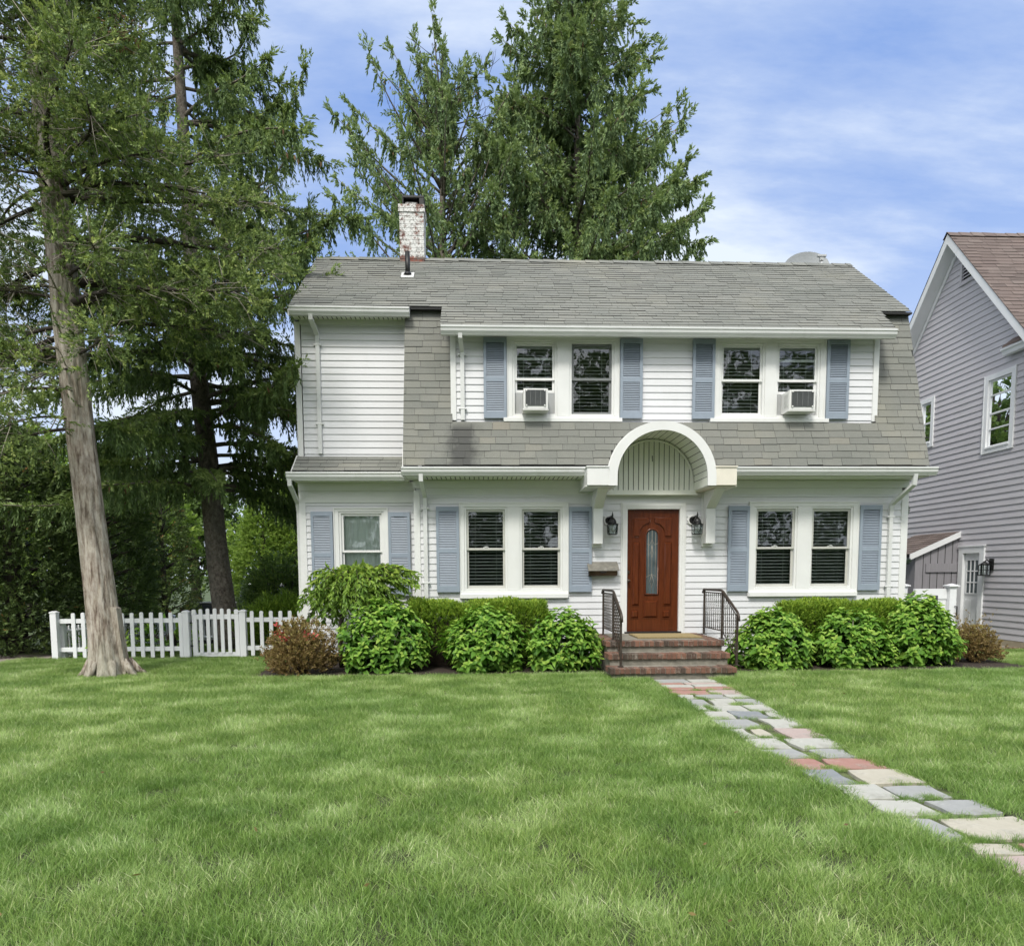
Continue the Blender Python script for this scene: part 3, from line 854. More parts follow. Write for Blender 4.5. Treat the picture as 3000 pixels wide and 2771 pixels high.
zz = lambda y: .487+(1340-y)*.001648
def panel(a, b, c, d): mb.frustum(zx(a), zx(b), zz(d), zz(c), DYF-.001, DYF-.030, .026)
def groove(x0, x1, z0, z1, w=.014):
    for q in ((x0-w, x1+w, z0-w, z0), (x0-w, x1+w, z1, z1+w), (x0-w, x0, z0, z1), (x1, x1+w, z0, z1)):
        mb.box(q[0], q[1], DYF-.008, DYF+.001, q[2], q[3])
for q in ((352, 424, 462, 1082), (662, 740, 462, 1082), (345, 415, 1132, 1208), (655, 727, 1132, 1208), (466, 606, 1034, 1204)):
    panel(*q); groove(zx(q[0]), zx(q[1]), zz(q[3]), zz(q[2]))
gx0, gx1, gz0, gz1 = zx(482), zx(608), zz(972), zz(332)
gm, gr = (gx0+gx1)/2, (gx1-gx0)/2
# top panels with a quarter-round bite around the arched light
for s in (-1, 1):
    xo = zx(358) if s < 0 else zx(742); xi = gm+s*.035
    R = gr+.115; cz = gz1-gr
    zt, zb2 = zz(222), zz(412)
    pts = [(xo, zb2), (xo, zt), (xi, zt)]
    a0 = math.acos(min(1, abs(xi-gm)/R))
    a1 = math.asin(max(0, min(1, (zb2-cz)/R))) if zb2 > cz else 0.
    for t in np.linspace(a0, a1, 9): pts.append((gm+s*R*math.cos(t), cz+R*math.sin(t)))
    if pts[-1][1] > zb2+.001 or True: pts.append((gm+s*R*math.cos(a1), zb2))
    cxm = sum(p[0] for p in pts)/len(pts); czm = sum(p[1] for p in pts)/len(pts)
    inn = [(cxm+(p[0]-cxm)*.86, czm+(p[1]-czm)*.86) for p in pts]
    mb.face([(p[0], DYF-.020, p[1]) for p in inn])
    for i in range(len(pts)):
        j = (i+1) % len(pts)
        mb.face([(pts[i][0], DYF-.001, pts[i][1]), (pts[j][0], DYF-.001, pts[j][1]), (inn[j][0], DYF-.02, inn[j][1]), (inn[i][0], DYF-.02, inn[i][1])])
    mb.tube([(p[0], DYF-.003, p[1]) for p in pts+[pts[0]]], .006, 5, cap=False)
arch = [(gx0, gz0)] + [(gm-gr*math.cos(t), gz1-gr+gr*math.sin(t)) for t in np.linspace(0, PI, 17)] + [(gx1, gz0)]
mb.tube([(x, DYF-.008, z) for x, z in arch+[arch[0]]], .016, 6, cap=False)
door = mb.build('front_door', M['door'], house)
mb = MB(); mb.prism(arch, DYF-.006, DYF-.004, lambda u, v, t: (u, t, v)); mb.build('door_light', M['door_glass'], door)
mb = MB()                                  # lead lines in the light
cz = (gz0+gz1)/2
for pts in ([(gm-gr*.55, gz0), (gm-gr*.55, gz1-gr*.5)], [(gm+gr*.55, gz0), (gm+gr*.55, gz1-gr*.5)], [(gm, gz0), (gm, gz1)],
            [(gm-gr, cz+.30), (gm-.04, cz+.27), (gm, cz+.36), (gm+.04, cz+.27), (gm+gr, cz+.30)], [(gm-gr, cz-.26), (gm, cz-.20), (gm+gr, cz-.26)],
            [(gm, cz+.27), (gm+.02, cz+.14), (gm, cz+.06), (gm-.02, cz+.14), (gm, cz+.27)], [(gm, cz-.2), (gm+.03, cz-.32), (gm, cz-.43), (gm-.03, cz-.32), (gm, cz-.2)]):
    mb.tube([(x, DYF-.008, z) for x, z in pts], .003, 5)
mb.build('lead_came', M['twig'], door)
mb = MB()
for z in (zz(838),):
    mb.tube([(zx(312), DYF, z), (zx(312), DYF-.012, z)], .028, 14)
mb.tube([(zx(312), DYF-.012, zz(838)), (zx(312), DYF-.05, zz(838))], .012, 10); mb.sphere((zx(312), DYF-.065, zz(838)), .026, n=14, m=9)
mb.build('handle', M['bronze'], door)
mb = MB(); mb.tube([(zx(312), DYF, zz(753)), (zx(312), DYF-.012, zz(753))], .028, 14); mb.tube([(zx(312), DYF-.012, zz(753)), (zx(312), DYF-.022, zz(753))], .016, 10); mb.build('deadbolt', M['bronze'], door)
mb = MB(); mb.box(dx0-.03, dx1+.03, HY-.06, HY+.1, .455, .485); mb.build('threshold', M['dark_metal'], house, bevel=.004)

# arched door hood ---------------------------------------------------------
HC, HZ, HR, HI = 2.713, 2.878, .815, .683
FY, BY = 10.70, 11.44
def arcp(R, n=33): return [(HC-R*math.cos(t), HZ+R*math.sin(t)) for t in np.linspace(0, PI, n)]
mb = MB()
zb = 2.745
out = [(HC-HR, zb)] + arcp(HR) + [(HC+HR, zb)]
inn = [(HC-HI, zb)] + arcp(HI) + [(HC+HI, zb)]
def ring(y0, y1, o, i, mi=0):
    for k in range(len(o)-1):
        a, b, c, d = o[k], o[k+1], i[k+1], i[k]
        mb.face([(a[0], y0, a[1]), (b[0], y0, b[1]), (c[0], y0, c[1]), (d[0], y0, d[1])], .5, mi)
        mb.face([(a[0], y0, a[1]), (a[0], y1, a[1]), (b[0], y1, b[1]), (b[0], y0, b[1])], .5, mi, True)
        mb.face([(d[0], y0, d[1]), (d[0], y1, d[1]), (c[0], y1, c[1]), (c[0], y0, c[1])], .5, mi, True)
        mb.face([(a[0], y1, a[1]), (b[0], y1, b[1]), (c[0], y1, c[1]), (d[0], y1, d[1])], .5, mi)
ring(FY, FY+.03, out, inn)
out2 = [(HC+(x-HC)*.975, zb+(z-zb)*.975) for x, z in out]; inn2 = [(HC+(x-HC)*1.03, zb+(z-zb)*1.03) for x, z in inn]
ring(FY+.03, 11.60, out2, [(HC+(x-HC)*.955, zb+(z-zb)*.955) for x, z in out])
out3 = [(HC+(x-HC)*1.012, zb+(z-zb)*1.012) for x, z in out]
ring(FY+.10, FY+.12, out3, out2)
hood = mb.build('door_hood', M['trim'], house)
mb = MB()                                  # inner vault of boards
nb = 22
for k in range(nb):
    t0, t1 = PI*k/nb, PI*(k+1)/nb-.012
    p = [(HC-HI*1.012*math.cos(t), HZ+HI*1.012*math.sin(t)) for t in (t0, t1)]
    mb.face([(p[0][0], FY+.03, p[0][1]), (p[1][0], FY+.03, p[1][1]), (p[1][0], BY, p[1][1]), (p[0][0], BY, p[0][1])], random.random())
for s in (-1, 1): mb.box(HC+s*HI*1.012, HC+s*HI*1.02, FY+.03, BY, zb+.002, HZ)
for k in range(32):
    t0, t1 = PI*k/32, PI*(k+1)/32; R = HI*1.022
    p = [(HC-R*math.cos(t), HZ+R*math.sin(t)) for t in (t0, t1)]
    mb.face([(p[0][0], FY+.03, p[0][1]), (p[1][0], FY+.03, p[1][1]), (p[1][0], BY, p[1][1]), (p[0][0], BY, p[0][1])], .5, 1)
mb.build('vault', [M['soffit'], M['under']], hood)
mb = MB()                                  # tympanum of V-groove boards
x = HC-HI*1.02; bw = .082
while x < HC+HI*1.02:
    x1 = min(x+bw, HC+HI*1.02)
    f = lambda u: HZ+math.sqrt(max(0, (HI*1.02)**2-(u-HC)**2))
    a, b = x+.004, x1-.004
    if b > a:
        m1, m2 = a+.006, b-.006
        mb.face([(m1, BY-.012, zb), (m2, BY-.012, zb), (m2, BY-.012, f(m2)), (m1, BY-.012, f(m1))])
        mb.face([(a, BY, zb), (m1, BY-.012, zb), (m1, BY-.012, f(m1)), (a, BY, f(a))]); mb.face([(m2, BY-.012, zb), (b, BY, zb), (b, BY, f(b)), (m2, BY-.012, f(m2))])
    x = x1
mb.face([(HC-.70, BY+.002, zb), (HC+.70, BY+.002, zb)] + [(HC+.70*math.cos(t), BY+.002, HZ+.70*math.sin(t)) for t in np.linspace(0, PI, 25)], .5, 1)
ym = BY-.03
mb.tube([(HC-.66*math.cos(t), ym, HZ+.66*math.sin(t)) for t in np.linspace(0, PI, 25)], .018, 6, cap=False)
mb.box(HC-.72, HC+.72, BY-.055, BY+.05, zb-.045, zb+.01); mb.box(HC-.74, HC+.74, BY-.07, BY+.05, zb-.065, zb-.045)
mb.tube([(HC+.01, BY-.016, HZ+.42), (HC+.012, BY-.02, HZ+.33)], .006, 5, mi=1)
mb.build('tympanum', [M['soffit'], M['under']], hood)
for s, x0, x1, mt in ((-1, 1.575, HC-HR+.004, 'trim'), (1, HC+HR-.004, 3.842, 'cream')):
    mb = MB()
    mb.box(x0, x1, FY+.006, HY-.03, zb+.004, 3.012); mb.box(x0-.012, x1+(.012 if s > 0 else 0), FY-.008, 11.1, 3.0125, 3.035)
    mb.box(x0-.02 if s < 0 else HC+HI+.02, HC-HI-.02 if s < 0 else x1+.02, FY+.05, HY-.01, zb-.014, zb+.002)
    mb.build('shoulder_box', M[mt], hood, bevel=.005)
for x0, x1 in ((1.768, 1.915), (3.573, 3.722)):
    mb = MB()
    mb.box(x0-.022, x1+.022, HY-.045, HY, 1.858, zb-.012)
    mb.box(x0, x1, HY-.20, HY-.045, 1.905, 2.46)
    mb.prism([(HY-.20, 2.461), (HY-.045, 2.461), (HY-.045, zb-.016), (FY+.16, zb-.016)], x0-.003, x1+.003, lambda u, v, t: (t, u, v))
    mb.build('bracket', M['trim'], hood, bevel=.004)
# ------------------------------------------------------------------ things on and by the house
def air_conditioner(x0, x1, z0, z1, label):
    y0, y1 = DY-.26, DY+.06
    root = thing('air_conditioner', ((x0+x1)/2, DY, z0), label, 'air conditioner', 'window air conditioners')
    mb = MB(); mb.box(x0, x1, y0, y1, z0, z1)
    for x in (x0-.002, x1+.002):
        for i in range(9):
            z = z0+.06+i*.024; mb.box(x-.004, x+.004, y0+.05, y0+.20, z, z+.008)
    mb.build('case', M['ac_body'], root, bevel=.012)
    mb = MB(); mb.box(x0+.03, x1-.035, y0-.003, y0+.005, z0+.045, z1-.02)
    mb.build('grille_back', M['plastic_grey'], root)
    mb = MB(); n = 15
    for i in range(n):
        z = z0+.05+(z1-z0-.08)*i/(n-1); mb.box(x0+.03, x1-.035, y0-.012, y0-.004, z, z+.005)
    for i in range(5):
        x = x0+.03+(x1-x0-.065)*i/4; mb.box(x-.003, x+.003, y0-.016, y0-.012, z0+.05, z1-.025)
    mb.build('grille', M['grey_frame'], root)
    mb = MB(); mb.box(x0-.012, x1+.012, y0+.0, DY, z0-.022, z0-.002); mb.build('base_tray', M['ac_body'], root, bevel=.006)
    for x in (x0+.045, x1-.05):
        for z in (z0+.05, z1-.03): mb = MB(); mb.box(x-.01, x+.01, y0-.02, y0-.012, z-.01, z+.01); mb.build('screw', M['ac_body'], root)
air_conditioner(.645, 1.015, 3.925, 4.225, 'white window air conditioner in the left upstairs window pair, its dark grille facing straight out')
air_conditioner(4.735, 5.14, 3.925, 4.225, 'white window air conditioner in the rightmost upstairs window, its louvred left side showing')

def lantern(x, label):
    y = HY-.015; z = 2.21
    root = thing('wall_lantern', (x, y, z), label, 'wall lantern', 'lanterns beside the front door')
    mb = MB(); mb.tube([(x-.035, y, z+.075), (x-.035, y-.022, z+.075)], [.095, .085], 8); mb.build('mounting_plate', M['trim'], root, bevel=.004)
    mb = MB(); mb.tube([(x-.035, y-.022, z+.075), (x-.035, y-.036, z+.075)], [.060, .05], 16)
    mb.tube([(x-.035, y-.03, z+.08), (x-.03, y-.07, z+.12), (x-.01, y-.13, z+.13), (x, y-.15, z+.10)], [.02, .018, .018, .02], 8)
    mb.sphere((x, y-.15, z+.03), .062, .062, .075, 14, 6, z0=0., z1=1.)
    mb.tube([(x, y-.15, z+.10), (x, y-.15, z+.125), (x, y-.15, z+.14), (x, y-.15, z+.20)], [.018, .012, .016, .003], 8)
    mb.tube([(x, y-.15, z+.035), (x, y-.15, z-.0)], [.055, .085], 4)
    mb.build('bracket_arm', M['black'], root)
    mb = MB(); h0, h1, w0, w1 = z-.155, z, .062, .072
    c0 = [(x+a*w0, y-.15+b*w0, h0) for a, b in ((-1,-1),(1,-1),(1,1),(-1,1))]; c1 = [(x+a*w1, y-.15+b*w1, h1) for a, b in ((-1,-1),(1,-1),(1,1),(-1,1))]
    for i in range(4):
        j = (i+1) % 4
        mb.tube([c0[i], c1[i]], .006, 5); mb.tube([c0[i], c0[j]], .006, 5); mb.tube([c1[i], c1[j]], .006, 5)
        if i in (0, 1, 3):
            P = lambda u, v: tuple(Vector(c0[i]).lerp(Vector(c0[j]), u).lerp(Vector(c1[i]).lerp(Vector(c1[j]), u), v))
            d = [P(.5, .12), P(.72, .5), P(.5, .88), P(.28, .5), P(.5, .12)]
            mb.tube(d, .003, 4, cap=False); mb.tube([P(.05, .5), P(.28, .5)], .0025, 4); mb.tube([P(.72, .5), P(.95, .5)], .0025, 4)
            mb.tube([P(.5, .0), P(.5, .12)], .0025, 4); mb.tube([P(.5, .88), P(.5, 1.)], .0025, 4)
    mb.build('cage', M['black'], root)
    mb = MB()
    for i in range(4): mb.face([c0[i], c0[(i+1) % 4], c1[(i+1) % 4], c1[i]])
    mb.build('lamp_glass', M['glass'], root)
    mb = MB(); mb.sphere((x, y-.15, z-.07), .022, .022, .04, 10, 6); mb.tube([(x, y-.15, z-.03), (x, y-.15, z)], .012, 8); mb.build('bulb', M['trim'], root)
lantern(2.075, 'black wall lantern with leaded glass left of the front door, above the mailbox')
lantern(3.44, 'black wall lantern with leaded glass right of the front door')

root = thing('mailbox', (1.94, HY-.012, 1.39), 'dark wall mailbox with peeling weathered lid left of the front door', 'mailbox')
mb = MB(); mb.prism([(0, 0), (-.13, .01), (-.15, .09), (-.15, .11), (0, .13)], 1.705, 2.165, lambda u, v, t: (t, HY-.012+u, 1.392+v)); mb.build('body', M['bronze'], root, bevel=.006)
mb = MB(); mb.prism([(0, .215), (0, .232), (-.165, .118), (-.172, .085), (-.16, .088), (-.155, .11)], 1.688, 2.185, lambda u, v, t: (t, HY-.010+u, 1.392+v)); mb.build('lid', M['mail_lid'], root)
mb = MB(); mb.tube([(1.885, HY-.158, 1.465), (1.91, HY-.175, 1.450), (1.96, HY-.175, 1.450), (1.985, HY-.158, 1.465)], .006, 6); mb.build('handle', M['dark_metal'], root)

root = thing('satellite_dish', (6.45, 14.25, 6.9), 'grey satellite dish peeking over the right end of the roof ridge', 'satellite dish')
mb = MB(); N = 28; pr = []
cx, cy, cz = 6.44, 14.32, 7.41
AX, BX, NX_ = Vector((.955, .12, .27)), Vector((-.24, .30, .92)), Vector((-.15, -.93, .30))
def dp(r, a, off=0):
    return Vector((cx, cy, cz)) + AX*(r*.50*math.cos(a)) + BX*(r*.36*math.sin(a)) + NX_*(-.07*(1-r*r)-off)
for off in (0, .012):
    for i in range(5):
        for k in range(N):
            a, b = 2*PI*k/N, 2*PI*(k+1)/N
            mb.face([dp(i/5, a, off), dp(i/5, b, off), dp((i+1)/5, b, off), dp((i+1)/5, a, off)], smooth=True)
for k in range(N):
    a, b = 2*PI*k/N, 2*PI*(k+1)/N; mb.face([dp(1, a, 0), dp(1, b, 0), dp(1, b, .012), dp(1, a, .012)])
mb.build('reflector', M['dish'], root)
mb = MB(); mb.tube([(6.47, 14.36, 7.36), (6.47, 14.40, 7.1), (6.47, 14.3, 6.85)], .022, 8); mb.tube([(6.52, 14.30, 7.16), (6.56, 14.05, 7.28), (6.58, 13.98, 7.42)], .014, 8); mb.build('mast', M['dark_metal'], root)
mb = MB(); mb.box(6.50, 6.67, 13.97, 14.03, 7.475, 7.52); mb.box(6.55, 6.62, 13.98, 14.04, 7.40, 7.475); mb.tube([(6.585, 13.98, 7.33), (6.585, 14.02, 7.40)], .03, 10)
mb.build('receiver', M['accordion'], root, bevel=.01)

# steps -----------------------------------------------------------------
root = thing('brick_steps', (2.62, 10.0, 0), 'three brick-edged concrete steps up to the front door', 'steps')
STEPS = [(1.765, 3.495, 10.10, HY-.03, .46), (1.745, 3.475, 9.79, 10.16, .312), (1.715, 3.465, 9.47, 9.86, .152)]
for i, (x0, x1, y0, y1, zt) in enumerate(STEPS):
    mb = MB(); x = x0; 
    while x < x1-.02:
        w = random.uniform(.066, .074); a, b = x+.004, min(x+w-.004, x1)
        d = random.uniform(-.006, .006); r = random.random()
        mb.box(a, b, y0+d, y0+.20, zt-.076+random.uniform(-.003, .003), zt+random.uniform(-.004, .003), r)
        x += w
    for s, xs in ((-1, x0), (1, x1)):
        y = y0+.21
        while y < y1-.03:
            mb.box(xs-(.0 if s < 0 else .2), xs+(.2 if s < 0 else .0), y+.004, min(y+.066, y1), zt-.076, zt+random.uniform(-.004, .002), random.random()); y += .072
    mb.build('brick_edge', M['brick'], root, bevel=.006)
    mb = MB()
    mb.box(x0+.012, x1-.012, y0+.012, y1, zt-.077, zt-.006)     # mortar behind bricks
    mb.box(x0+.21, x1-.21, y0+.205, y1, zt-.05, zt-.002)
    mb.box(x0+.03, x1-.03, y0+.035, y1, -.2, zt-.078)
    mb.build('riser', M['concrete'], root)
mb = MB(); mb.box(2.32, 3.30, 10.52, 11.18, .463, .482); mb.face([(2.34, 10.54, .4835), (3.28, 10.54, .4835), (3.28, 11.16, .4835), (2.34, 11.16, .4835)])
tag(mb.build('doormat', M['mat'], loc=(2.81, 10.85, .46)), 'flat straw-coloured doormat on the landing before the red-brown door', 'doormat')

def railing(xs, label):
    x0, x1, x2 = xs
    root = thing('railing', (x1, 10.5, .46), label, 'railing', 'iron railings of the front steps')
    A, B, C = Vector((x0, 11.25, .455)), Vector((x1, 10.42, .455)), Vector((x2, 9.66, .152))
    H = .72
    for p in (A, B, C):
        mb = MB(); mb.box(p.x-.014, p.x+.014, p.y-.014, p.y+.014, p.z, p.z+H-.01); mb.box(p.x-.035, p.x+.035, p.y-.035, p.y+.035, p.z, p.z+.012)
        mb.build('post', M['rail'], root)
    mb = MB(); up = Vector((0, 0, H))
    pts = [A+up+Vector((-.01, .05, -.06)), A+up+Vector((0, .03, 0)), B+up+Vector((0, .05, 0)), B+up+Vector((0, -.03, -.02)), C+up+Vector((0, .0, .02)), C+up+Vector((0, -.05, -.03)), C+up+Vector((0, -.06, -.10))]
    mb.tube(pts, .019, 8); mb.build('handrail', M['rail'], root)
    def seg(P, Q, n):
        lo = Vector((0, 0, .12))
        for o_ in (lo, up*.94): mb = MB(); mb.tube([P+o_, Q+o_], .009, 4); mb.build('cross_bar', M['rail'], root)
        for i in range(1, n):
            q = P.lerp(Q, i/n); zb, ztp = q.z+.12, q.z+H*.95
            pts = []; k = 26
            for j in range(k+1):
                pts.append((q.x+.0022*(1 if j % 2 else -1), q.y+.0022*(1 if (j//2) % 2 else -1), zb+(ztp-zb)*j/k))
            mb = MB(); mb.tube(pts, [.0075 if j % 2 else .0048 for j in range(k+1)], 4); mb.build('baluster', M['rail'], root)
    seg(A, B, 9); seg(B, C, 8)
railing((1.92, 1.93, 1.895), 'rusty brown iron railing on the left side of the front steps, nearer the mailbox')
railing((3.55, 3.56, 3.515), 'rusty brown iron railing on the right side of the front steps')

# ------------------------------------------------------------------ neighbour house
NX = 10.0
nb_ = thing('house', (NX, 14.0, 0), 'grey clapboard neighbour house with red-brown roof and white trim', 'house')
nfn = lambda u, z, n: (NX-n, u, z)
PK = (15.02, 8.22); sN = 1.165
def nclip(z): return (PK[0]-(PK[1]-z)/sN, PK[0]+(PK[1]-z)/sN)
W1 = (13.31, 13.93, 3.86, 5.15); W2 = (15.72, 16.05, 4.30, 5.18); ND = (13.93, 14.42, .16, 1.80); GV = (14.55, 14.88, 7.38, 7.72)
mb = MB()
siding(mb, (11.9, 18.2), .13, 8.2, [W1, W2, ND, GV], nfn, exposure=.122, proud=.016, phase=.13, uclip=nclip)
siding(mb, (NX, 16), .13, 4.6, [], front(11.905), exposure=.122, proud=.016, phase=.13); mb.box(NX+.01, 16, 11.92, 12.0, .13, 5.0); mb.box(NX+.02, 16, 18.1, 18.2, 0, 5.0)
mb.build('wall', M['n_siding'], nb_)
mb = MB(); mb.box(NX-.012, 16, 11.93, 18.15, -.3, .125); mb.build('foundation', plain('tan foundation', (.36,.31,.22), .9, .15, 5, bumps=.2), nb_)
mb = MB()
F = (PK[0]-3.9, PK[1]+.20-3.9*sN); B = (PK[0]+3.9, F[1]); T = (PK[0], PK[1]+.20)
shingles(mb, F, T, lambda s, a, b: [(NX-.30, 15.5)], .125, .30, jit=.008)
mb.face([(NX-.3, T[0], T[1]), (15.5, T[0], T[1]), (15.5, B[0], B[1]), (NX-.3, B[0], B[1])], .5, 1)
x = NX-.31
while x < 15:
    dz = random.uniform(-.006, .006); r = random.random()
    for s in (-1, 1): mb.face([(x, T[0], T[1]+.03+dz), (x+.28, T[0], T[1]+.02+dz), (x+.28, T[0]+s*.12, T[1]-.10), (x, T[0]+s*.12, T[1]-.09)], r)
    x += .25
mb.build('roof', [M['n_shingle'], M['under']], nb_)
for s in (-1, 1):
    mb = MB()
    a = lambda d, o: (PK[0]+s*d, PK[1]+.185-d*sN-o)
    mb.prism([a(0, 0), a(4.0, 0), a(4.0, .20), a(0, .20)], NX-.29, NX-.262, lambda u, v, t: (t, u, v))
    mb.prism([a(0, .17), a(4.0, .17), a(4.0, .20), a(0, .20)], NX-.262, NX-.01, lambda u, v, t: (t, u, v))
    mb.prism([a(0, .21), a(4.0, .21), a(4.0, .33), a(0, .33)], NX-.035, NX-.012, lambda u, v, t: (t, u, v))
    mb.build('rake_board', M['n_trim'], nb_)
def nwin(w, trim, mull):
    u0, u1, z0, z1 = w
    mb = MB(); q = (NX-.035, NX+.03)
    mb.box(*q, u0-trim, u0, z0-trim*1.1, z1+trim); mb.box(*q, u1, u1+trim, z0-trim*1.1, z1+trim); mb.box(*q, u0, u1, z1, z1+trim); mb.box(*q, u0, u1, z0-trim*1.1, z0)
    mb.box(NX-.05, NX, u0-.01, u1+.01, z0-.03, z0+.01); mb.box(NX-.042, NX-.033, u0-trim-.01, u0-trim+.015, z0-trim*1.1, z1+trim+.01); mb.box(NX-.042, NX-.033, u1+trim-.015, u1+trim+.01, z0-trim*1.1, z1+trim+.01)
    root = mb.build('window', M['n_trim'], nb_, bevel=.004)
    s = MB(); zm = (z0+z1)/2; a = (NX-.005, NX+.03)
    for q in ((u0, u0+.04), (u1-.04, u1)): s.box(*a, q[0], q[1], z0, z1)
    for z in ([z0+.02, zm, z1-.02] + ([z0+(z1-z0)*.27, z0+(z1-z0)*.77] if mull else [])): s.box(NX-.004, NX+.028, u0+.04, u1-.04, z-(.02 if z in (zm,) else .013), z+.013)
    s.build('sash', M['n_trim'], root)
    g = MB(); g.face([(NX+.015, u0, z0), (NX+.015, u1, z0), (NX+.015, u1, z1), (NX+.015, u0, z1)]); g.build('pane', M['glass'], root)
    k = MB(); k.box(NX+.10, NX+.14, u0-.1, u1+.1, z0-.1, z1+.1); k.build('dark_backing', M['room'], root)  # dark panel close behind the pane stands in for the unlit room
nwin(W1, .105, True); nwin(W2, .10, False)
mb = MB(); u0, u1, z0, z1 = GV
for q in ((u0-.06, u0, z0-.06, z1+.06), (u1, u1+.06, z0-.06, z1+.06), (u0, u1, z1, z1+.06), (u0, u1, z0-.06, z0)): mb.box(NX-.04, NX+.01, *q)
for i in range(5):
    z = z0+(z1-z0)*i/5; mb.prism([(NX-.03, z), (NX+.03, z+.055), (NX+.03, z+.07), (NX-.03, z+.014)], u0, u1, lambda u, v, t: (u, t, v))
mb.build('gable_vent', M['n_siding'], nb_)
mb = MB(); u0, u1, z0, z1 = ND
for q in ((u0-.13, u0, z0, z1+.13), (u1, u1+.14, z0, z1+.13), (u0, u1, z1, z1+.13)): mb.box(NX-.04, NX+.06, *q)
mb.box(NX-.055, NX, u0-.15, u1+.16, z1+.13, z1+.155)
mb.build('door_frame', M['n_trim'], nb_, bevel=.004)
mb = MB(); mb.box(NX+.02, NX+.05, u0, u1, z0, z1)
px = lambda t: u0+(u1-u0)*t
for a, b in ((.14, .44), (.56, .86)):
    for c, d in ((.10, .42),):
        y0_, y1_, q0, q1 = px(a), px(b), z0+(z1-z0)*c, z0+(z1-z0)*d
        mb.prism([(y0_, q0), (y1_, q0), (y1_, q1), (y0_, q1)], NX+.012, NX+.019, lambda u, v, t: (t, u, v))
gz0, gz1 = z0+(z1-z0)*.50, z0+(z1-z0)*.92
for i in range(4): y = px(.14+.72*i/3); mb.box(NX+.004, NX+.02, y-.012, y+.012, gz0, gz1)
for i in range(4): z = gz0+(gz1-gz0)*i/3; mb.box(NX+.005, NX+.02, px(.14)-.012, px(.86)+.012, z-.012, z+.012)
nd_ = mb.build('side_door', M['n_door'], nb_)
mb = MB(); mb.box(NX+.015, NX+.0195, px(.14), px(.86), gz0, gz1); mb.build('door_light', M['door_glass'], nd_)
# lean-to against the wall, behind the side door
LY = 14.62; LH, LL, LW = 2.25, 1.80, 1.02
lt = MB()
lt.prism([(NX-.01, 0), (NX-.01, LH-.08), (NX-LW+.10, LL-.06), (NX-LW+.10, 0)], LY, LY+1.3, lambda u, v, t: (u, t, v))
for i in range(5):
    x = NX-.13-i*.155; lt.box(x-.006, x+.006, LY-.004, LY, .05, LL+ (LH-LL)*(1-(NX-x)/LW)-.10, mi=1)
lt.box(NX-.70, NX-.01, LY-.03, LY, 1.42, 1.60)
lt = lt.build('lean_to', [M['n_board'], M['under']], nb_)
mb = MB()
def P3(x, y, o): t = (NX-x)/LW; return (x, y, LH+(LL-LH)*t+o)
n = 9
for i in range(n):
    xa, xb = NX-LW-.05+(LW+.05)*i/n, NX-LW-.05+(LW+.05)*(i+1.12)/n
    y = LY-.06
    while y < LY+1.4:
        w = random.uniform(.22, .3); r = random.random()
        mb.face([P3(xa, y, .03), P3(min(xb, NX), y, .018), P3(min(xb, NX), y+w-.004, .018), P3(xa, y+w-.004, .03)], r)
        mb.face([P3(xa, y, .015), P3(xa, y, .03), P3(xa, y+w, .03), P3(xa, y+w, .015)], r*.5)
        y += w
mb.build('lean_to_roof', M['n_shingle'], lt)
mb = MB(); mb.prism([P3(NX, 0, .02)[::2], P3(NX-LW-.06, 0, .02)[::2], P3(NX-LW-.06, 0, -.10)[::2], P3(NX, 0, -.10)[::2]], LY-.07, LY-.045, lambda u, v, t: (u, t, v)); mb.build('fascia', M['n_trim'], lt)
# piece of the front eave near the right edge of the view
mb = MB(); mb.prism([(0, 0), (0, -.03), (.03, -.06), (.05, -.12), (.16, -.12), (.16, 0)], 11.9, 13.42, lambda u, v, t: (NX-.20+u, t, 5.60+v)); mb.build('gutter', M['n_trim'], nb_)
mb = MB(); mb.prism([(-.02, 0), (.22, .17), (.22, .21), (-.02, .035)], 11.9, 13.36, lambda u, v, t: (NX-.19+u, t, 5.605+v)); mb.build('porch_roof', M['n_shingle'], nb_)

root = thing('wall_lantern', (NX-.02, 13.60, 1.5), 'square black caged lantern beside the neighbour side door', 'wall lantern')
mb = MB(); mb.box(NX-.03, NX-.014, 13.54, 13.66, 1.45, 1.68); mb.tube([(NX-.03, 13.6, 1.60), (NX-.12, 13.6, 1.66), (NX-.16, 13.6, 1.62)], .012, 6); mb.build('mounting_plate', M['black'], root)
mb = MB(); lx, ly = NX-.16, 13.6
for a in (-.07, 0, .07):
    for b in (-.07, .07): mb.box(lx+a-.006, lx+a+.006, ly+b-.006, ly+b+.006, 1.36, 1.56); mb.box(lx+b-.006, lx+b+.006, ly+a-.006, ly+a+.006, 1.36, 1.56)
for z in (1.36, 1.46, 1.555): 
    for s in (-1, 1): mb.box(lx-.076, lx+.076, ly+s*.07-.006, ly+s*.07+.006, z-.005, z+.005); mb.box(lx+s*.07-.006, lx+s*.07+.006, ly-.076, ly+.076, z-.005, z+.005)
mb.box(lx-.075, lx+.075, ly-.075, ly+.075, 1.345, 1.357); mb.tube([(lx, ly, 1.56), (lx, ly, 1.61), (lx, ly, 1.63)], [.12, .04, .015], 4)
mb.build('cage', M['black'], root)
mb = MB(); mb.box(lx-.06, lx+.06, ly-.06, ly+.06, 1.362, 1.55); mb.build('lamp_glass', M['glass'], root)

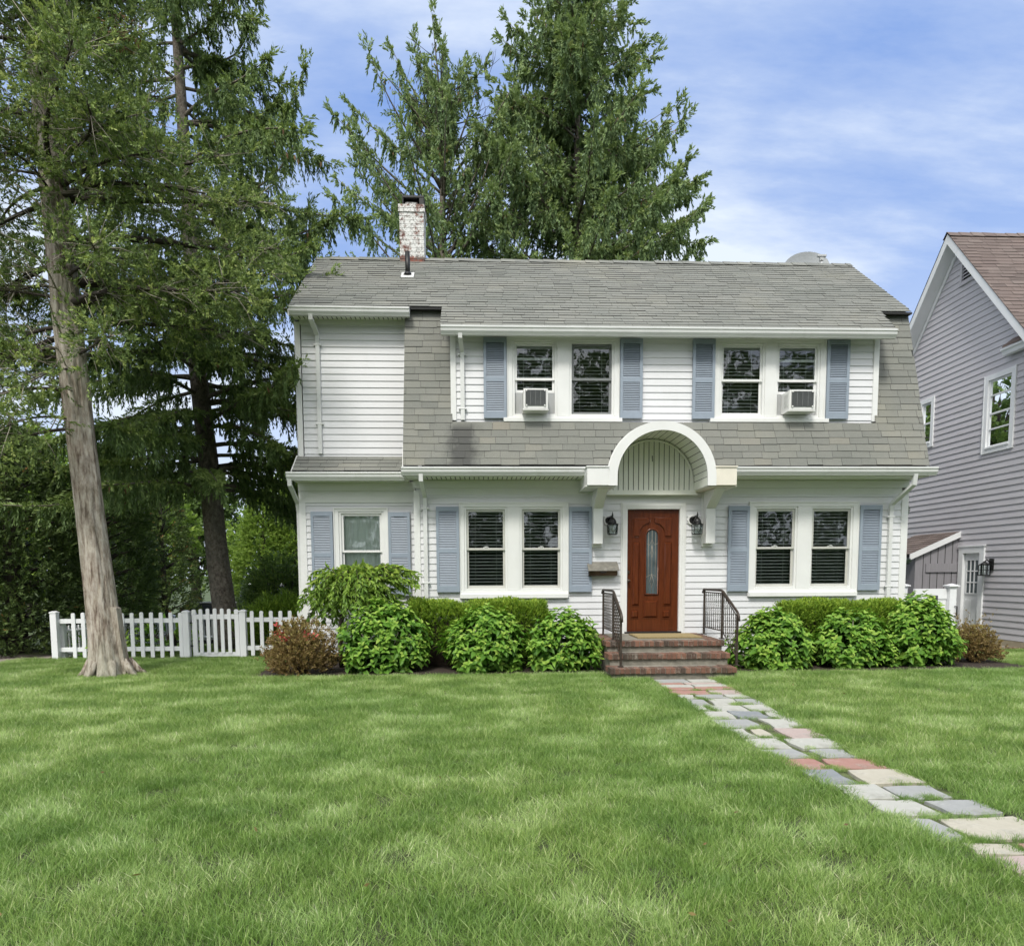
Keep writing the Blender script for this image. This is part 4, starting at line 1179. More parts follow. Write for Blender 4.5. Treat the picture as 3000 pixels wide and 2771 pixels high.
# ------------------------------------------------------------------ fences
def rounded(w, h, r=.02, n=4):
    p = [(-w/2, 0), (w/2, 0)]
    for t in np.linspace(0, PI/2, n): p.append((w/2-r+r*math.cos(t), h-r+r*math.sin(t)))
    for t in np.linspace(PI/2, PI, n): p.append((-w/2+r+r*math.cos(t), h-r+r*math.sin(t)))
    return p
def picket(parent, c, ux, zb, h, w=.062, d=.022, r=.024, name='picket', off=-.022):
    mb = MB(); ny = Vector((-ux[1], ux[0])); 
    mb.prism(rounded(w, h, r), off-d/2, off+d/2, lambda u, v, t: (c[0]+ux[0]*u+ny.x*t, c[1]+ux[1]*u+ny.y*t, zb+v))
    return mb.build(name, M['fence'], parent)
def post(parent, x, y, z0, z1, w=.105):
    mb = MB(); mb.box(x-w/2, x+w/2, y-w/2, y+w/2, z0, z1)
    mb.prism([(-w/2-.008, 0), (w/2+.008, 0), (w/2+.008, .018), (0, .04), (-w/2-.008, .018)], -w/2-.008, w/2+.008, lambda u, v, t: (x+u, y+t, z1+v))
    return mb.build('post', M['fence'], parent, bevel=.004)
FY_ = 12.60
f1 = thing('picket_fence', (-6.2, FY_, 0), 'white picket fence section behind the big leaning cedar trunk, left of the gate', 'fence')
post(f1, -7.395, FY_-.03, -.1, .80); post(f1, -5.17, FY_, -.05, .795)
x = -7.085; i = 0
while x < -5.25:
    picket(f1, (x, FY_), (1, 0), .015+.003*math.sin(i*2), .785+.006*math.sin(i)); x += .1655; i += 1
for z in (.165, .66): mb = MB(); mb.box(-7.35, -5.22, FY_-.010, FY_+.03, z-.038, z+.038); mb.build('rail', M['fence'], f1)
f2 = thing('picket_fence', (-3.6, FY_, 0), 'short white picket fence section between the gate and the house corner', 'fence')
post(f2, -4.195, FY_, -.02, .80)
for x in (-4.035, -3.87, -3.705, -3.54, -3.378, -3.215, -3.06): picket(f2, (x, FY_), (1, 0), .03, .785)
for z in (.165, .66): mb = MB(); mb.box(-4.14, -2.97, FY_-.010, FY_+.03, z-.038, z+.038); mb.build('rail', M['fence'], f2)
g = thing('gate', (-4.7, FY_, 0), 'white picket gate in a mitred frame with an arched top row', 'gate')
mb = MB()
for q in ((-5.065, -4.985, .02, .76), (-4.335, -4.26, .02, .76), (-4.985, -4.335, .02, .095), (-4.985, -4.335, .675, .76)): mb.box(q[0], q[1], FY_-.03, FY_+.02, q[2], q[3])
mb.build('gate_frame', M['fence'], g, bevel=.003)
for i in range(7):
    x = -5.03+i*.1215; zt = .845+.02*math.sin(PI*i/6)
    if i in (0, 6): picket(g, (x, FY_), (1, 0), .765, zt-.765, .07)
    else: picket(g, (x, FY_), (1, 0), .08, zt-.08, .06, off=-.036)
for z in (.2, .6): mb = MB(); mb.box(-5.10, -5.06, FY_-.035, FY_-.015, z, z+.025); mb.build('hinge', M['black'], g)
# low fences behind the gate
f3 = thing('picket_fence', (-7.2, 15, 0), 'low white slatted fence running back into the yard behind the picket fence', 'fence')
pts = [Vector((-7.36, 12.72, -.02)), Vector((-7.25, 13.4, -.02)), Vector((-6.85, 17.0, -.12))]
f3p = [pts[0], Vector((-7.22, 14.0, -.05)), Vector((-6.95, 16.2, -.10)), pts[2]]
for p in f3p: post(f3, p.x, p.y, p.z-.1, p.z+.62, .09)
for P, Q in zip(f3p[:-1], f3p[1:]):
    d = (Q-P); u = d.normalized(); n = int(d.length/.085)
    for z in (.10, .50): 
        a, b = P+Vector((0, 0, z)), Q+Vector((0, 0, z)); mb = MB(); mb.tube([a, b], .035, 4); mb.build('rail', M['fence'], f3)
    for i in range(1, n):
        c = P+d*i/n; picket(f3, (c.x, c.y), (u.x, u.y), c.z+.04, .55, .036, .018, .01, 'slat', .0)
f4 = thing('picket_fence', (-5.6, 17.0, -.1), 'low white slatted fence crossing the yard beyond the gate', 'fence')
p4 = [Vector((-6.8, 17.0, -.12)), Vector((-5.75, 17.0, -.12)), Vector((-5.05, 17.05, -.12))]
for p in p4: post(f4, p.x, p.y, p.z-.1, p.z+.66, .09)
mb = MB()
for P, Q in zip(p4[:-1], p4[1:]):
    d = Q-P; u = d.normalized(); n = int(d.length/.10)
    for z in (.10, .54): mb = MB(); mb.tube([P+Vector((0, 0, z)), Q+Vector((0, 0, z))], .035, 4); mb.build('rail', M['fence'], f4)
    for i in range(1, n): c = P+d*i/n; picket(f4, (c.x, c.y), (u.x, u.y), c.z+.04, .60, .045, .018, .014, 'slat', .0)

# vinyl gate and post at the right
g = thing('privacy_gate', (7.9, 12.7, 0), 'white solid vinyl gate with capped posts beside the house', 'gate')
def cap_post(x, y, zt, w=.127):
    mb = MB(); mb.box(x-w/2, x+w/2, y-w/2, y+w/2, -.1, zt); mb.build('post', M['fence'], g, bevel=.005)
    mb = MB(); c = w/2+.035
    mb.box(x-w/2-.01, x+w/2+.01, y-w/2-.01, y+w/2+.01, zt, zt+.02); mb.box(x-c, x+c, y-c, y+c, zt+.02, zt+.04)
    P = [(x-c, y-c, zt+.04), (x+c, y-c, zt+.04), (x+c, y+c, zt+.04), (x-c, y+c, zt+.04)]
    for i in range(4): mb.face([P[i], P[(i+1) % 4], (x, y, zt+.075)])
    mb.build('post_cap', M['fence'], g)
cap_post(7.85, 13.0, 1.145); cap_post(8.60, 12.72, 1.14)
mb = MB()
mb.box(7.95, 8.53, 12.75, 12.79, .08, 1.12); mb.box(7.93, 8.535, 12.735, 12.80, .93, 1.12); mb.box(7.93, 8.535, 12.735, 12.80, .05, .2)
for i in range(4): x = 8.05+i*.14; mb.box(x-.003, x+.003, 12.745, 12.75, .2, .93)
mb.build('panel', M['fence'], g, bevel=.003)
mb = MB(); mb.box(7.02, 7.80, 13.0, 13.04, .05, 1.12); mb.box(7.02, 7.80, 12.975, 13.05, .90, 1.12); mb.box(7.02, 7.11, 12.97, 13.05, .05, 1.12); mb.box(7.71, 7.80, 12.97, 13.05, .05, 1.12)
mb.prism([(7.12, .90), (7.18, .90), (7.72, 1.08), (7.72, 1.12), (7.66, 1.12)], 12.965, 12.975, lambda u, v, t: (u, t, v))
mb.build('gate_leaf', M['fence'], g, bevel=.003)
mb = MB(); mb.tube([(8.63, 12.65, .62), (8.655, 12.62, .62), (8.655, 12.62, .80), (8.63, 12.65, .80)], .012, 6); mb.build('latch', M['black'], g)
root = thing('round_bin', (8.03, 12.35, 0), 'dark grey round-topped bin behind the tall right hydrangea', 'bin')  # round bin top, held up on a thin stem
mb = MB(); mb.tube([(8.03, 12.35, -.05), (8.03, 12.35, .86)], .028, 10); mb.build('stem', M['plastic_grey'], root)
mb = MB(); mb.tube([(8.03, 12.35, .86), (8.03, 12.35, .87), (8.03, 12.35, 1.0), (8.03, 12.35, 1.012)], [.03, .068, .072, .066], 18); mb.build('bin_top', M['plastic_grey'], root)

# ------------------------------------------------------------------ parked pickup far behind the fence
car = thing('pickup_truck', (-7.3, 22, -.7), 'dark grey pickup truck parked behind the spruce trunk', 'truck')
def cz(z): return -.68+z
mb = MB(); y0, y1 = 21.6, 23.4
prof = [(-9.0, .42), (-9.02, 1.18), (-8.86, 1.27), (-7.35, 1.27), (-7.3, 1.30), (-7.22, 1.78), (-7.05, 1.84), (-5.9, 1.84), (-5.25, 1.26), (-3.9, 1.16), (-3.75, .95), (-3.75, .45)]
mb.prism(prof, y0, y1, lambda u, v, t: (u, t, cz(v))); body = mb.build('body', M['car_paint'], car, bevel=.05)
mb = MB(); mb.prism([(-7.14, 1.36), (-7.08, 1.74), (-6.62, 1.75), (-6.62, 1.36)], y0-.006, y0, lambda u, v, t: (u, t, cz(v))); mb.prism([(-6.55, 1.36), (-6.55, 1.75), (-5.98, 1.75), (-5.55, 1.36)], y0-.006, y0, lambda u, v, t: (u, t, cz(v))); mb.build('side_window', M['door_glass'], car)
mb = MB(); mb.box(-8.88, -7.33, y0-.02, y0+.05, cz(1.265), cz(1.315)); mb.box(-7.1, -5.9, y0-.01, y0+.04, cz(1.80), cz(1.86)); mb.build('bed_rail', M['car_bright'], car, bevel=.01)
for x in (-8.25, -4.75):
    mb = MB(); mb.tube([(x, y0-.03, cz(.38)), (x, y0+.22, cz(.38))], .38, 22); w = mb.build('wheel', M['tyre'], car)
    mb = MB(); mb.tube([(x, y0-.04, cz(.38)), (x, y0-.02, cz(.38))], .22, 18); mb.build('rim', M['car_bright'], w)
mb = MB(); mb.box(-9.05, -8.98, y0+.04, y0+.20, cz(.85), cz(1.15)); mb.build('tail_light', plain('red lens', (.3,.02,.02), .2), car)
# ------------------------------------------------------------------ ground
def gz(x, y):
    t = min(1, max(0, (y-14.5)/5.0)) * min(1, max(0, (-x-1)/2.0)); return -.70*t*t*(3-2*t)
def sheet(name, xs, ys, z, m, kind='structure'):
    mb = MB()
    for a, b in zip(xs[:-1], xs[1:]):
        for c, d in zip(ys[:-1], ys[1:]):
            mb.face([(a, c, gz(a, c)+z), (b, c, gz(b, c)+z), (b, d, gz(b, d)+z), (a, d, gz(a, d)+z)])
    return tag(mb.build(name, m), kind=kind)
lin = lambda a, b, n: list(np.linspace(a, b, n))
sheet('ground', [-400, -60]+lin(-30, 30, 61)+[60, 400], [-400, -60, -10]+lin(0, 40, 41)+[80, 400], -.03, M['ground'])
sheet('lawn', lin(-16, 2.24, 40), lin(-2, 13.0, 32), 0, M['soil']); sheet('lawn', lin(3.10, 16, 30), lin(-2, 12.55, 30), 0, M['soil']); sheet('lawn', lin(-9, -2.9, 14), lin(13.0, 19, 14), 0, M['soil'])
sheet('garden_bed', lin(-3.4, 1.74, 12), lin(10.02, 11.8, 6), .006, M['mulch']); sheet('garden_bed', lin(3.50, 8.3, 12), lin(10.05, 11.55, 6), .006, M['mulch'])
sheet('path', [2.24, 3.10], lin(-2, 9.5, 24), -.012, M['paver_gap'])
sheet('driveway', lin(-16, -7.6, 12), lin(10.6, 13.2, 5), .008, M['asphalt'])
sheet('side_path', lin(9.0, 14, 6), [12.62, 13.3], .01, M['concrete'])
mb = MB(); x = 9.0
while x < 13: mb.box(x, x+.19, 12.53, 12.63, -.05, .035+random.uniform(-.01, .01), random.random()); x += .2
tag(mb.build('brick_border', M['brick'], loc=(10.8, 12.58, 0)), 'low brick edging along the neighbour house foundation', 'edging')

mb = MB()
for k in range(40):
    a = 2*PI*k/40; b = 2*PI*(k+1)/40; r = lambda t: .40+.07*math.sin(t*3+1)+.05*math.sin(t*7)
    mb.face([(-5.43, 10.47, .004), (-5.43+1.25*r(a)*math.cos(a), 10.47+r(a)*math.sin(a), .004), (-5.43+1.25*r(b)*math.cos(b), 10.47+r(b)*math.sin(b), .004)])
tag(mb.build('bare_soil', M['mulch']), kind='structure')

# flagstones ------------------------------------------------------------
ROWS = [ # y far, y near, [(x0,x1,colour)]
 (9.44, 9.16, [(2.30,2.72,'grey'),(2.74,3.10,'pale')]),
 (9.14, 8.99, [(2.29,2.60,'red'),(2.62,3.12,'mauve')]),
 (8.97, 8.77, [(2.27,2.66,'pale'),(2.68,3.12,'pale')]),
 (8.75, 8.53, [(2.27,2.62,'red'),(2.64,3.12,'red')]),
 (8.51, 8.22, [(2.24,2.72,'red'),(2.74,3.10,'mauve')]),
 (8.20, 7.95, [(2.27,2.46,'pale'),(2.48,2.82,'grey'),(2.84,3.08,'pale')]),
 (7.93, 7.55, [(2.26,2.50,'grey'),(2.52,2.84,'pale'),(2.86,3.08,'grey')]),
 (7.53, 7.20, [(2.25,2.40,'pale'),(2.42,2.78,'pale'),(2.80,3.06,'pale')]),
 (7.18, 6.82, [(2.24,2.50,'pale'),(2.53,2.86,'slate'),(2.88,3.07,'pale')]),
 (6.80, 6.38, [(2.22,2.60,'grey'),(2.70,3.05,'pale')]),
 (6.36, 5.98, [(2.24,2.40,'pale'),(2.43,2.58,'cream'),(2.68,3.02,'mauve')]),
 (5.96, 5.62, [(2.23,2.52,'pale'),(2.60,3.00,'pale')]),
 (5.60, 5.32, [(2.25,2.54,'grey'),(2.64,2.92,'grey')]),
 (5.30, 5.00, [(2.26,2.55,'red'),(2.60,2.98,'red')]),
 (4.98, 4.62, [(2.28,2.56,'slate'),(2.62,3.02,'cream')]),
 (4.60, 4.30, [(2.34,2.64,'pale'),(2.68,3.00,'grey')]),
 (4.28, 3.98, [(2.40,2.72,'pale'),(2.76,3.12,'grey')]),
 (3.96, 3.60, [(2.44,2.62,'grey'),(2.66,3.13,'cream')]),
 (3.56, 3.40, [(2.52,2.78,'cream'),(2.81,3.16,'red')]),
 (3.38, 3.02, [(2.55,2.90,'mauve'),(2.93,3.20,'grey')]),
 (3.00, 2.55, [(2.56,3.00,'pale'),(3.03,3.3,'grey')]),
]
ORD = ['first','second','third','fourth','fifth','sixth','seventh','eighth','ninth','tenth','eleventh','twelfth','thirteenth','fourteenth','fifteenth','sixteenth','seventeenth','eighteenth','nineteenth','twentieth','twenty-first']
CN = {'grey':'blue-grey','pale':'pale grey','slate':'dark slate','red':'brick-red','mauve':'pinkish mauve','cream':'cream'}
for ri, (ya, yb, cells) in enumerate(ROWS[:20]):
    n = len(cells)
    for ci, (xa, xb, cn) in enumerate(cells):
        j = lambda s=.02: random.uniform(-s, s)
        rough = .008 if ri < 5 else .028
        cor = [(xa+.006+j(rough*.6), yb+.008+j(rough)), ((xa+xb)/2+j(.04), yb+.006+j(rough*.35)), (xb-.006+j(rough*.6), yb+.008+j(rough)), (xb-.006+j(rough), (ya+yb)/2+j()), (xb-.006+j(rough*.6), ya-.006+j(rough)), ((xa+xb)/2+j(.04), ya-.006+j(rough*.35)), (xa+.006+j(rough*.6), ya-.006+j(rough)), (xa+.006+j(rough), (ya+yb)/2+j())]
        # roughen the outline
        pts = []
        for i in range(8):
            a, b = Vector(cor[i]), Vector(cor[(i+1) % 8])
            pts.append(a); m = a.lerp(b, .5); pts.append(m+Vector((j(.003), j(.003))))
        mb = MB(); zt = .008+random.uniform(-.004, .006); tx, ty = j(.010), j(.010); cx, cy = (xa+xb)/2, (ya+yb)/2
        P = [(p.x, p.y) for p in pts]; I = [(cx+(x-cx)*.985, cy+(y-cy)*.98) for x, y in P]
        h = lambda x, y: zt+(x-cx)*tx+(y-cy)*ty
        mb.face([(x, y, h(x, y)) for x, y in I])
        for i in range(len(P)):
            k = (i+1) % len(P)
            mb.face([(*P[i], h(*P[i])-.003), (*P[k], h(*P[k])-.003), (*I[k], h(*I[k])), (*I[i], h(*I[i]))])
            mb.face([(*P[i], -.03), (*P[k], -.03), (*P[k], h(*P[k])-.003), (*P[i], h(*P[i])-.003)])
        side = (['left', 'right'] if n == 2 else ['left', 'middle', 'right'])[ci]
        tag(mb.build('flagstone', M['st_'+cn], loc=(cx, cy, 0)), f'{CN[cn]} flagstone, {side} one of the {ORD[ri]} row from the brick steps', 'flagstone', 'flagstones of the front walk')

# grass -------------------------------------------------------------------
def clump(name, n, rad, h, w, seed):
    r = np.random.default_rng(seed)
    P = []; rn = []
    lean0 = r.normal(size=2)*.25
    for i in range(n):
        a = r.random()*2*PI; q = rad*math.sqrt(r.random()); b = np.array([q*math.cos(a), q*math.sin(a), -.005])
        ln = h*(.55+.75*r.random()); le = lean0 + r.normal(size=2)*.38
        d = np.array([le[0], le[1], 1.]); d /= np.linalg.norm(d)
        fa = r.random()*PI; s = np.array([math.cos(fa), math.sin(fa), 0.])
        cur = np.array([le[0], le[1], -.25])*ln*.35*(.4+r.random())
        p1 = b + d*ln*.5 + cur*.2; p2 = b + d*ln + cur
        ww = w*(.7+.6*r.random())
        P.append([b-s*ww*.5, b+s*ww*.5, p1+s*ww*.42, p1-s*ww*.42]); P.append([p1-s*ww*.42, p1+s*ww*.42, p2+s*ww*.06, p2-s*ww*.06])
        c = min(1, max(0, r.normal(.45, .22))); 
        if r.random() < .03: c = 1.
        rn += [c*.9, c]
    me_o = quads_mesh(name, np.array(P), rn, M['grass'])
    COL.objects.unlink(me_o)
    return me_o
clumps = [clump('grass clump', 80, .090, .060, .0029, s) for s in (1, 2, 3)]
def grass(name, polys, dens, smin, smax, seed, label):
    mb = MB()
    for p in polys: mb.face([(x, y, gz(x, y)+.0) for x, y in p])
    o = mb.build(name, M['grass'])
    tag(o, label, 'grass', kind='stuff')
    ng = bpy.data.node_groups.new(name, 'GeometryNodeTree')
    ng.interface.new_socket('Geometry', in_out='INPUT', socket_type='NodeSocketGeometry'); ng.interface.new_socket('Geometry', in_out='OUTPUT', socket_type='NodeSocketGeometry')
    gi = nd(ng, 'NodeGroupInput'); go = nd(ng, 'NodeGroupOutput'); jn = nd(ng, 'GeometryNodeJoinGeometry')
    for i, c in enumerate(clumps):
        dp = nd(ng, 'GeometryNodeDistributePointsOnFaces', distribute_method='RANDOM'); dp.inputs['Density'].default_value = dens/3; dp.inputs['Seed'].default_value = seed*10+i
        ip = nd(ng, 'GeometryNodeInstanceOnPoints'); oi = nd(ng, 'GeometryNodeObjectInfo'); oi.inputs['Object'].default_value = c; oi.inputs['As Instance'].default_value = True
        rv = nd(ng, 'FunctionNodeRandomValue', data_type='FLOAT_VECTOR'); rv.inputs[0].default_value = (-.12, -.12, 0); rv.inputs[1].default_value = (.12, .12, 6.283); rv.inputs['Seed'].default_value = seed+i*3
        sv = nd(ng, 'FunctionNodeRandomValue', data_type='FLOAT'); sv.inputs[2].default_value = smin; sv.inputs[3].default_value = smax; sv.inputs['Seed'].default_value = seed+i*5+1
        L = ng.links.new
        L(gi.outputs[0], dp.inputs['Mesh']); L(dp.outputs['Points'], ip.inputs['Points']); L(oi.outputs['Geometry'], ip.inputs['Instance'])
        L(rv.outputs[0], ip.inputs['Rotation']); L(sv.outputs[1], ip.inputs['Scale']); L(ip.outputs[0], jn.inputs[0])
    ng.links.new(jn.outputs[0], go.inputs[0])
    md = o.modifiers.new('grass', 'NODES'); md.node_group = ng
    return o
lx = lambda y: -(.72*y+1.3)
rx = lambda y: .80*y+3.2
def strips(y0, y1, f0, f1, n):
    ys = np.linspace(y0, y1, n+1); return [[(f0(a), a), (f1(a), a), (f1(b), b), (f0(b), b)] for a, b in zip(ys[:-1], ys[1:])]
GA = float(GRASS)
eL = lambda y: float(np.interp(y, [1.5, 2.6, 3.3, 3.8, 4.5, 5.1, 5.8, 9.5], [2.80, 2.67, 2.56, 2.46, 2.36, 2.28, 2.235, 2.24]))
eR = lambda y: float(np.interp(y, [1.5, 3.0, 3.9, 4.2, 4.6, 5.0, 5.4, 6.3, 7.8, 9.0], [3.36, 3.22, 3.13, 3.09, 3.02, 2.97, 2.94, 3.0, 3.07, 3.11]))
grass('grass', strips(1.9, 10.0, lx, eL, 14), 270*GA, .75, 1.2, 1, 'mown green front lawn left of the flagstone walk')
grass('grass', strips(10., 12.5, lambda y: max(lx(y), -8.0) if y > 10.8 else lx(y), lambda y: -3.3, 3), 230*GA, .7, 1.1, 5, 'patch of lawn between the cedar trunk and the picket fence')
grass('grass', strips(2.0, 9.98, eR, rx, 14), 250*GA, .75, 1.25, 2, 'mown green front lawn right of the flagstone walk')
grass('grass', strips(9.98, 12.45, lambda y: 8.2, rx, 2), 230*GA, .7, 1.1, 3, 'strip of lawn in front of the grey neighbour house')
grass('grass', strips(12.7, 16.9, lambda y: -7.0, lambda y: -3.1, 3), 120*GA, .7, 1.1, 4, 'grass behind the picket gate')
# tufts in the joints of the walk
tp = []
for ri, (ya, yb, cells) in enumerate(ROWS[3:20]):
    for k in range(9):
        a = random.choice(cells); xx = random.choice([a[0], a[1], random.uniform(a[0], a[1])]); yy = yb if random.random() < .6 else random.uniform(yb, ya)
        if abs(xx-a[0]) > .04 and abs(xx-a[1]) > .04: yy = yb
        w = random.uniform(.02, .05); tp.append([(xx-w, yy-.025), (xx+w, yy-.025), (xx+w, yy+.025), (xx-w, yy+.025)])
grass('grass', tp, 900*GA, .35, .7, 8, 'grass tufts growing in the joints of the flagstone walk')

n = 46; q = np.stack([rng.uniform(-4, 6, n), rng.uniform(2.6, 9.8, n), .045+.02*rng.random(n)], 1); q = q[(q[:, 0] < 2.1) | (q[:, 0] > 3.3)]
d = unit(rng.normal(size=q.shape)*np.array([1, 1, .35]))
o = quads_mesh('fallen_leaves', leaf_quads(q, d, .022+.03*rng.random(len(q)), .016), rng.random(len(q))*.6, M['azalea'])
tag(o, 'small brown fallen leaves lying on the lawn', 'leaves', kind='stuff')

# ------------------------------------------------------------------ shrubs
def clip01(a): return np.clip(a, 0, 1)
def blade_leaves(P, D, N, L, W, rnd, fold=.25):
    """two-sided folded ovate leaves, 4 quads each"""
    S = unit(np.cross(D, N)); N = unit(np.cross(S, D))
    L = L[:, None]; W = W[:, None]
    dr = lambda t: P + D*L*t - N*L*(.28*t*t) 
    a = dr(0); m1 = dr(.30); m2 = dr(.65); e = dr(1.0)
    up = N*W*fold
    q = []
    for s in (1, -1):
        o1 = m1 + S*W*.5*s + up; o2 = m2 + S*W*.40*s + up*.8
        q.append(np.stack([a, o1, m1 if False else m1, m1], 1)) if False else None
        f1 = np.stack([a, m1, o1, a + S*W*.08*s], 1); f2 = np.stack([m1, m2, o2, o1], 1); f3 = np.stack([m2, e, e + S*W*.02*s, o2], 1)
        q += [f1, f2, f3]
    q = [x for x in q if x is not None]
    V = np.concatenate(q, 0); return V, np.tile(rnd, len(q))

def dome_pts(n, c, rx, ry, h, inner=.0):
    """random points on the outside of a rounded bush + outward normals"""
    u = rng.random(n); a = rng.random(n)*2*PI
    zz = np.sqrt(1-u*.0)*u; zc = u**.8
    r = np.sqrt(np.maximum(0, 1-zc**2.4))
    low = .80+.20*np.clip(zc*4, 0, 1)
    r = r*low
    k = 1-inner*rng.random(n)
    lump = 1+.12*np.sin(a*3+c[0]*7)+.09*np.sin(a*5+zc*6+c[1])+.05*rng.normal(size=n)
    P = np.stack([c[0]+rx*r*np.cos(a)*k*lump, c[1]+ry*r*np.sin(a)*k*lump, c[2]+h*zc*k*(1+.06*np.sin(a*4))], 1)
    N = unit(np.stack([np.cos(a)*r/rx, np.sin(a)*r/ry, zc/h*.9+.05], 1))
    return P, N, zc

def hydrangea(cx, cy, rx, ry, h, label, n=165):
    root = thing('hydrangea_bush', (cx, cy, 0), label, 'bush', 'hydrangea bushes along the foundation')
    Vs, Rs = [], []
    for shell, cnt, inner in ((0, int(n*1.5), .12), (1, int(n*.9), .55)):
        P, N, zc = dome_pts(cnt, (cx, cy, .05), rx, ry, h-.08, inner)
        ax = unit(N*.75 + np.array([0, 0, .65]) + rng.normal(size=N.shape)*.2)
        k = 8
        ga = 2.39996
        for i in range(k):
            ang = i*PI/2 + (i//2)*.0 + rng.random(cnt)*.5 + (i % 2)*PI*0
            e1 = perp(ax) if i == 0 else e1
            e2 = np.cross(ax, e1)
            side = e1*np.cos(ang)[:, None] + e2*np.sin(ang)[:, None]
            tier = i//2
            el = (.75, .45, .15, -.15)[min(tier, 3)]
            D = unit(side + ax*el); 
            L = np.array([.062, .088, .108, .112])[min(tier, 3)]*(.8+.45*rng.random(cnt))
            pos = P - ax*(.015+.035*tier)
            Nn = unit(ax + side*(-el)*.5 + rng.normal(size=ax.shape)*.12)
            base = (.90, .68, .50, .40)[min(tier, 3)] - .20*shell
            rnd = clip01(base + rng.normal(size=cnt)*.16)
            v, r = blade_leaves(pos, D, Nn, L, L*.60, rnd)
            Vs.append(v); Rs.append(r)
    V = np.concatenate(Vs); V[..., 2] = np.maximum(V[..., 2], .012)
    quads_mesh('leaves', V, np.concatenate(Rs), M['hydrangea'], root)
    mb = MB()
    for i in range(26):
        a = random.random()*2*PI; q = random.random()**.5; b = (cx+.10*math.cos(a), cy+.10*math.sin(a), 0)
        e = (cx+rx*.8*q*math.cos(a), cy+ry*.8*q*math.sin(a), h*(.9-.45*q)); m = ((b[0]*.5+e[0]*.5), (b[1]*.5+e[1]*.5), e[2]*.62)
        mb.tube([b, m, e], [.008, .007, .004], 5)
    mb.build('stems', M['twig'], root)
hydrangea(-1.46, 10.62, .70, .52, 1.13, 'tall hydrangea bush under the weeping tree, leftmost of those by the steps')
hydrangea(.03, 10.56, .70, .50, 1.03, 'broad round hydrangea bush before the clipped yew under the left window pair')
hydrangea(1.20, 10.48, .60, .46, .95, 'hydrangea bush touching the left side of the brick steps', 140)
hydrangea(4.37, 10.45, .66, .46, .96, 'hydrangea bush touching the right side of the brick steps')
hydrangea(5.64, 10.60, .68, .46, .93, 'hydrangea bush in the middle of the right-hand bed')
hydrangea(6.74, 10.72, .60, .52, 1.14, 'tallest right-hand hydrangea bush, at the house corner before the white gate', 185)

def mound(name, P, N, root, m, k, L, lw, splay, rnd_up, part='leaves', up=.5):
    ax = unit(N + np.array([0, 0, up]) + rng.normal(size=N.shape)*.25)
    n = len(P)
    p, d, ll, ww = sprigs(P, ax, np.full(n, L*1.6), k, L, lw, splay)
    V = leaf_quads(p, d, ll, ww)
    base = np.repeat(rnd_up, k)
    V[..., 2] = np.maximum(V[..., 2], .01)
    return quads_mesh(part, V, clip01(base + rng.normal(size=len(V))*.14), m, root)

def yew(x0, x1, y0, y1, h, label):
    root = thing('yew_hedge', ((x0+x1)/2, (y0+y1)/2, 0), label, 'hedge')
    n = 7200; d = unit(rng.normal(size=(n, 3))); d[:, 2] = np.where(d[:, 2] < -.3, -d[:, 2], d[:, 2])
    hw = np.array([(x1-x0)/2, (y1-y0)/2, h/2]); pw = 4.5
    q = d*hw; sc = (np.abs(d)**pw).sum(1)**(-1/pw)
    U = d*sc[:, None]
    # spread evenly along the length
    tp = U[:, 2] > .72; U[tp, 0] = rng.uniform(-1, 1, tp.sum())*.97; fr = (U[:, 1] < -.7) & ~tp; U[fr, 0] = rng.uniform(-1, 1, fr.sum())*.98
    N = unit(np.sign(U)*np.abs(U)**3/hw)
    P = np.array([(x0+x1)/2, (y0+y1)/2, h/2+.01]) + U*hw
    P[:, 2] += .025*np.sin(P[:, 0]*5)+.018*np.sin(P[:, 0]*13+P[:, 1]*7)
    P -= N*rng.random((n, 1))*.10
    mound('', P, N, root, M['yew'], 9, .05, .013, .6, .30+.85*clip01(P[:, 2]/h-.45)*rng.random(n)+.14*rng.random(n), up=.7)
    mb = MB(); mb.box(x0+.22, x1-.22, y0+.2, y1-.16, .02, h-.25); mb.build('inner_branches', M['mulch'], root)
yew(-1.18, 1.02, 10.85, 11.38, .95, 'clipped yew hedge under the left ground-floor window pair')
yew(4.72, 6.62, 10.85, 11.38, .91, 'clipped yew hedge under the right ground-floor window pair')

def azalea(cx, cy, rx, ry, h, label, n, flowers=0, fl=None):
    root = thing('azalea_bush', (cx, cy, 0), label, 'bush')
    P, N, zc = dome_pts(n, (cx, cy, .03), rx, ry, h, .55)
    mound('', P, N, root, M['azalea'], 7, .037, .019, 1.0, .30+.42*zc*rng.random(n)+.1*rng.random(n), up=.4)
    if flowers:
        q = np.array(fl)[rng.integers(0, len(fl), flowers)] + rng.normal(size=(flowers, 3))*.035
        d = unit(rng.normal(size=(flowers, 3))+np.array([0, -.5, .5]))
        quads_mesh('flowers', leaf_quads(q, d, np.full(flowers, .04), np.full(flowers, .035)), rng.random(flowers), M['flower'], root)
    mb = MB()
    for i in range(30):
        a = random.random()*2*PI; q = random.random()**.5
        e = (cx+rx*.9*q*math.cos(a), cy+ry*.9*q*math.sin(a), h*(1.0-.5*q*q))
        mb.tube([(cx+.05*math.cos(a), cy+.05*math.sin(a), 0), ((cx+e[0])/2, (cy+e[1])/2, e[2]*.55), e], [.009, .006, .003], 4)
    mb.build('stems', M['dark_twig'], root)
azalea(-2.64, 10.35, .54, .46, .76, 'bronze-leaved azalea with coral flowers at the left end of the bed', 2300, 60, [(-2.88, 10.15, .62), (-2.80, 10.1, .55), (-2.92, 10.2, .72), (-2.45, 10.1, .60)])
azalea(7.80, 10.95, .40, .34, .56, 'sparse bronze azalea on the lawn edge right of the white gate', 1300)
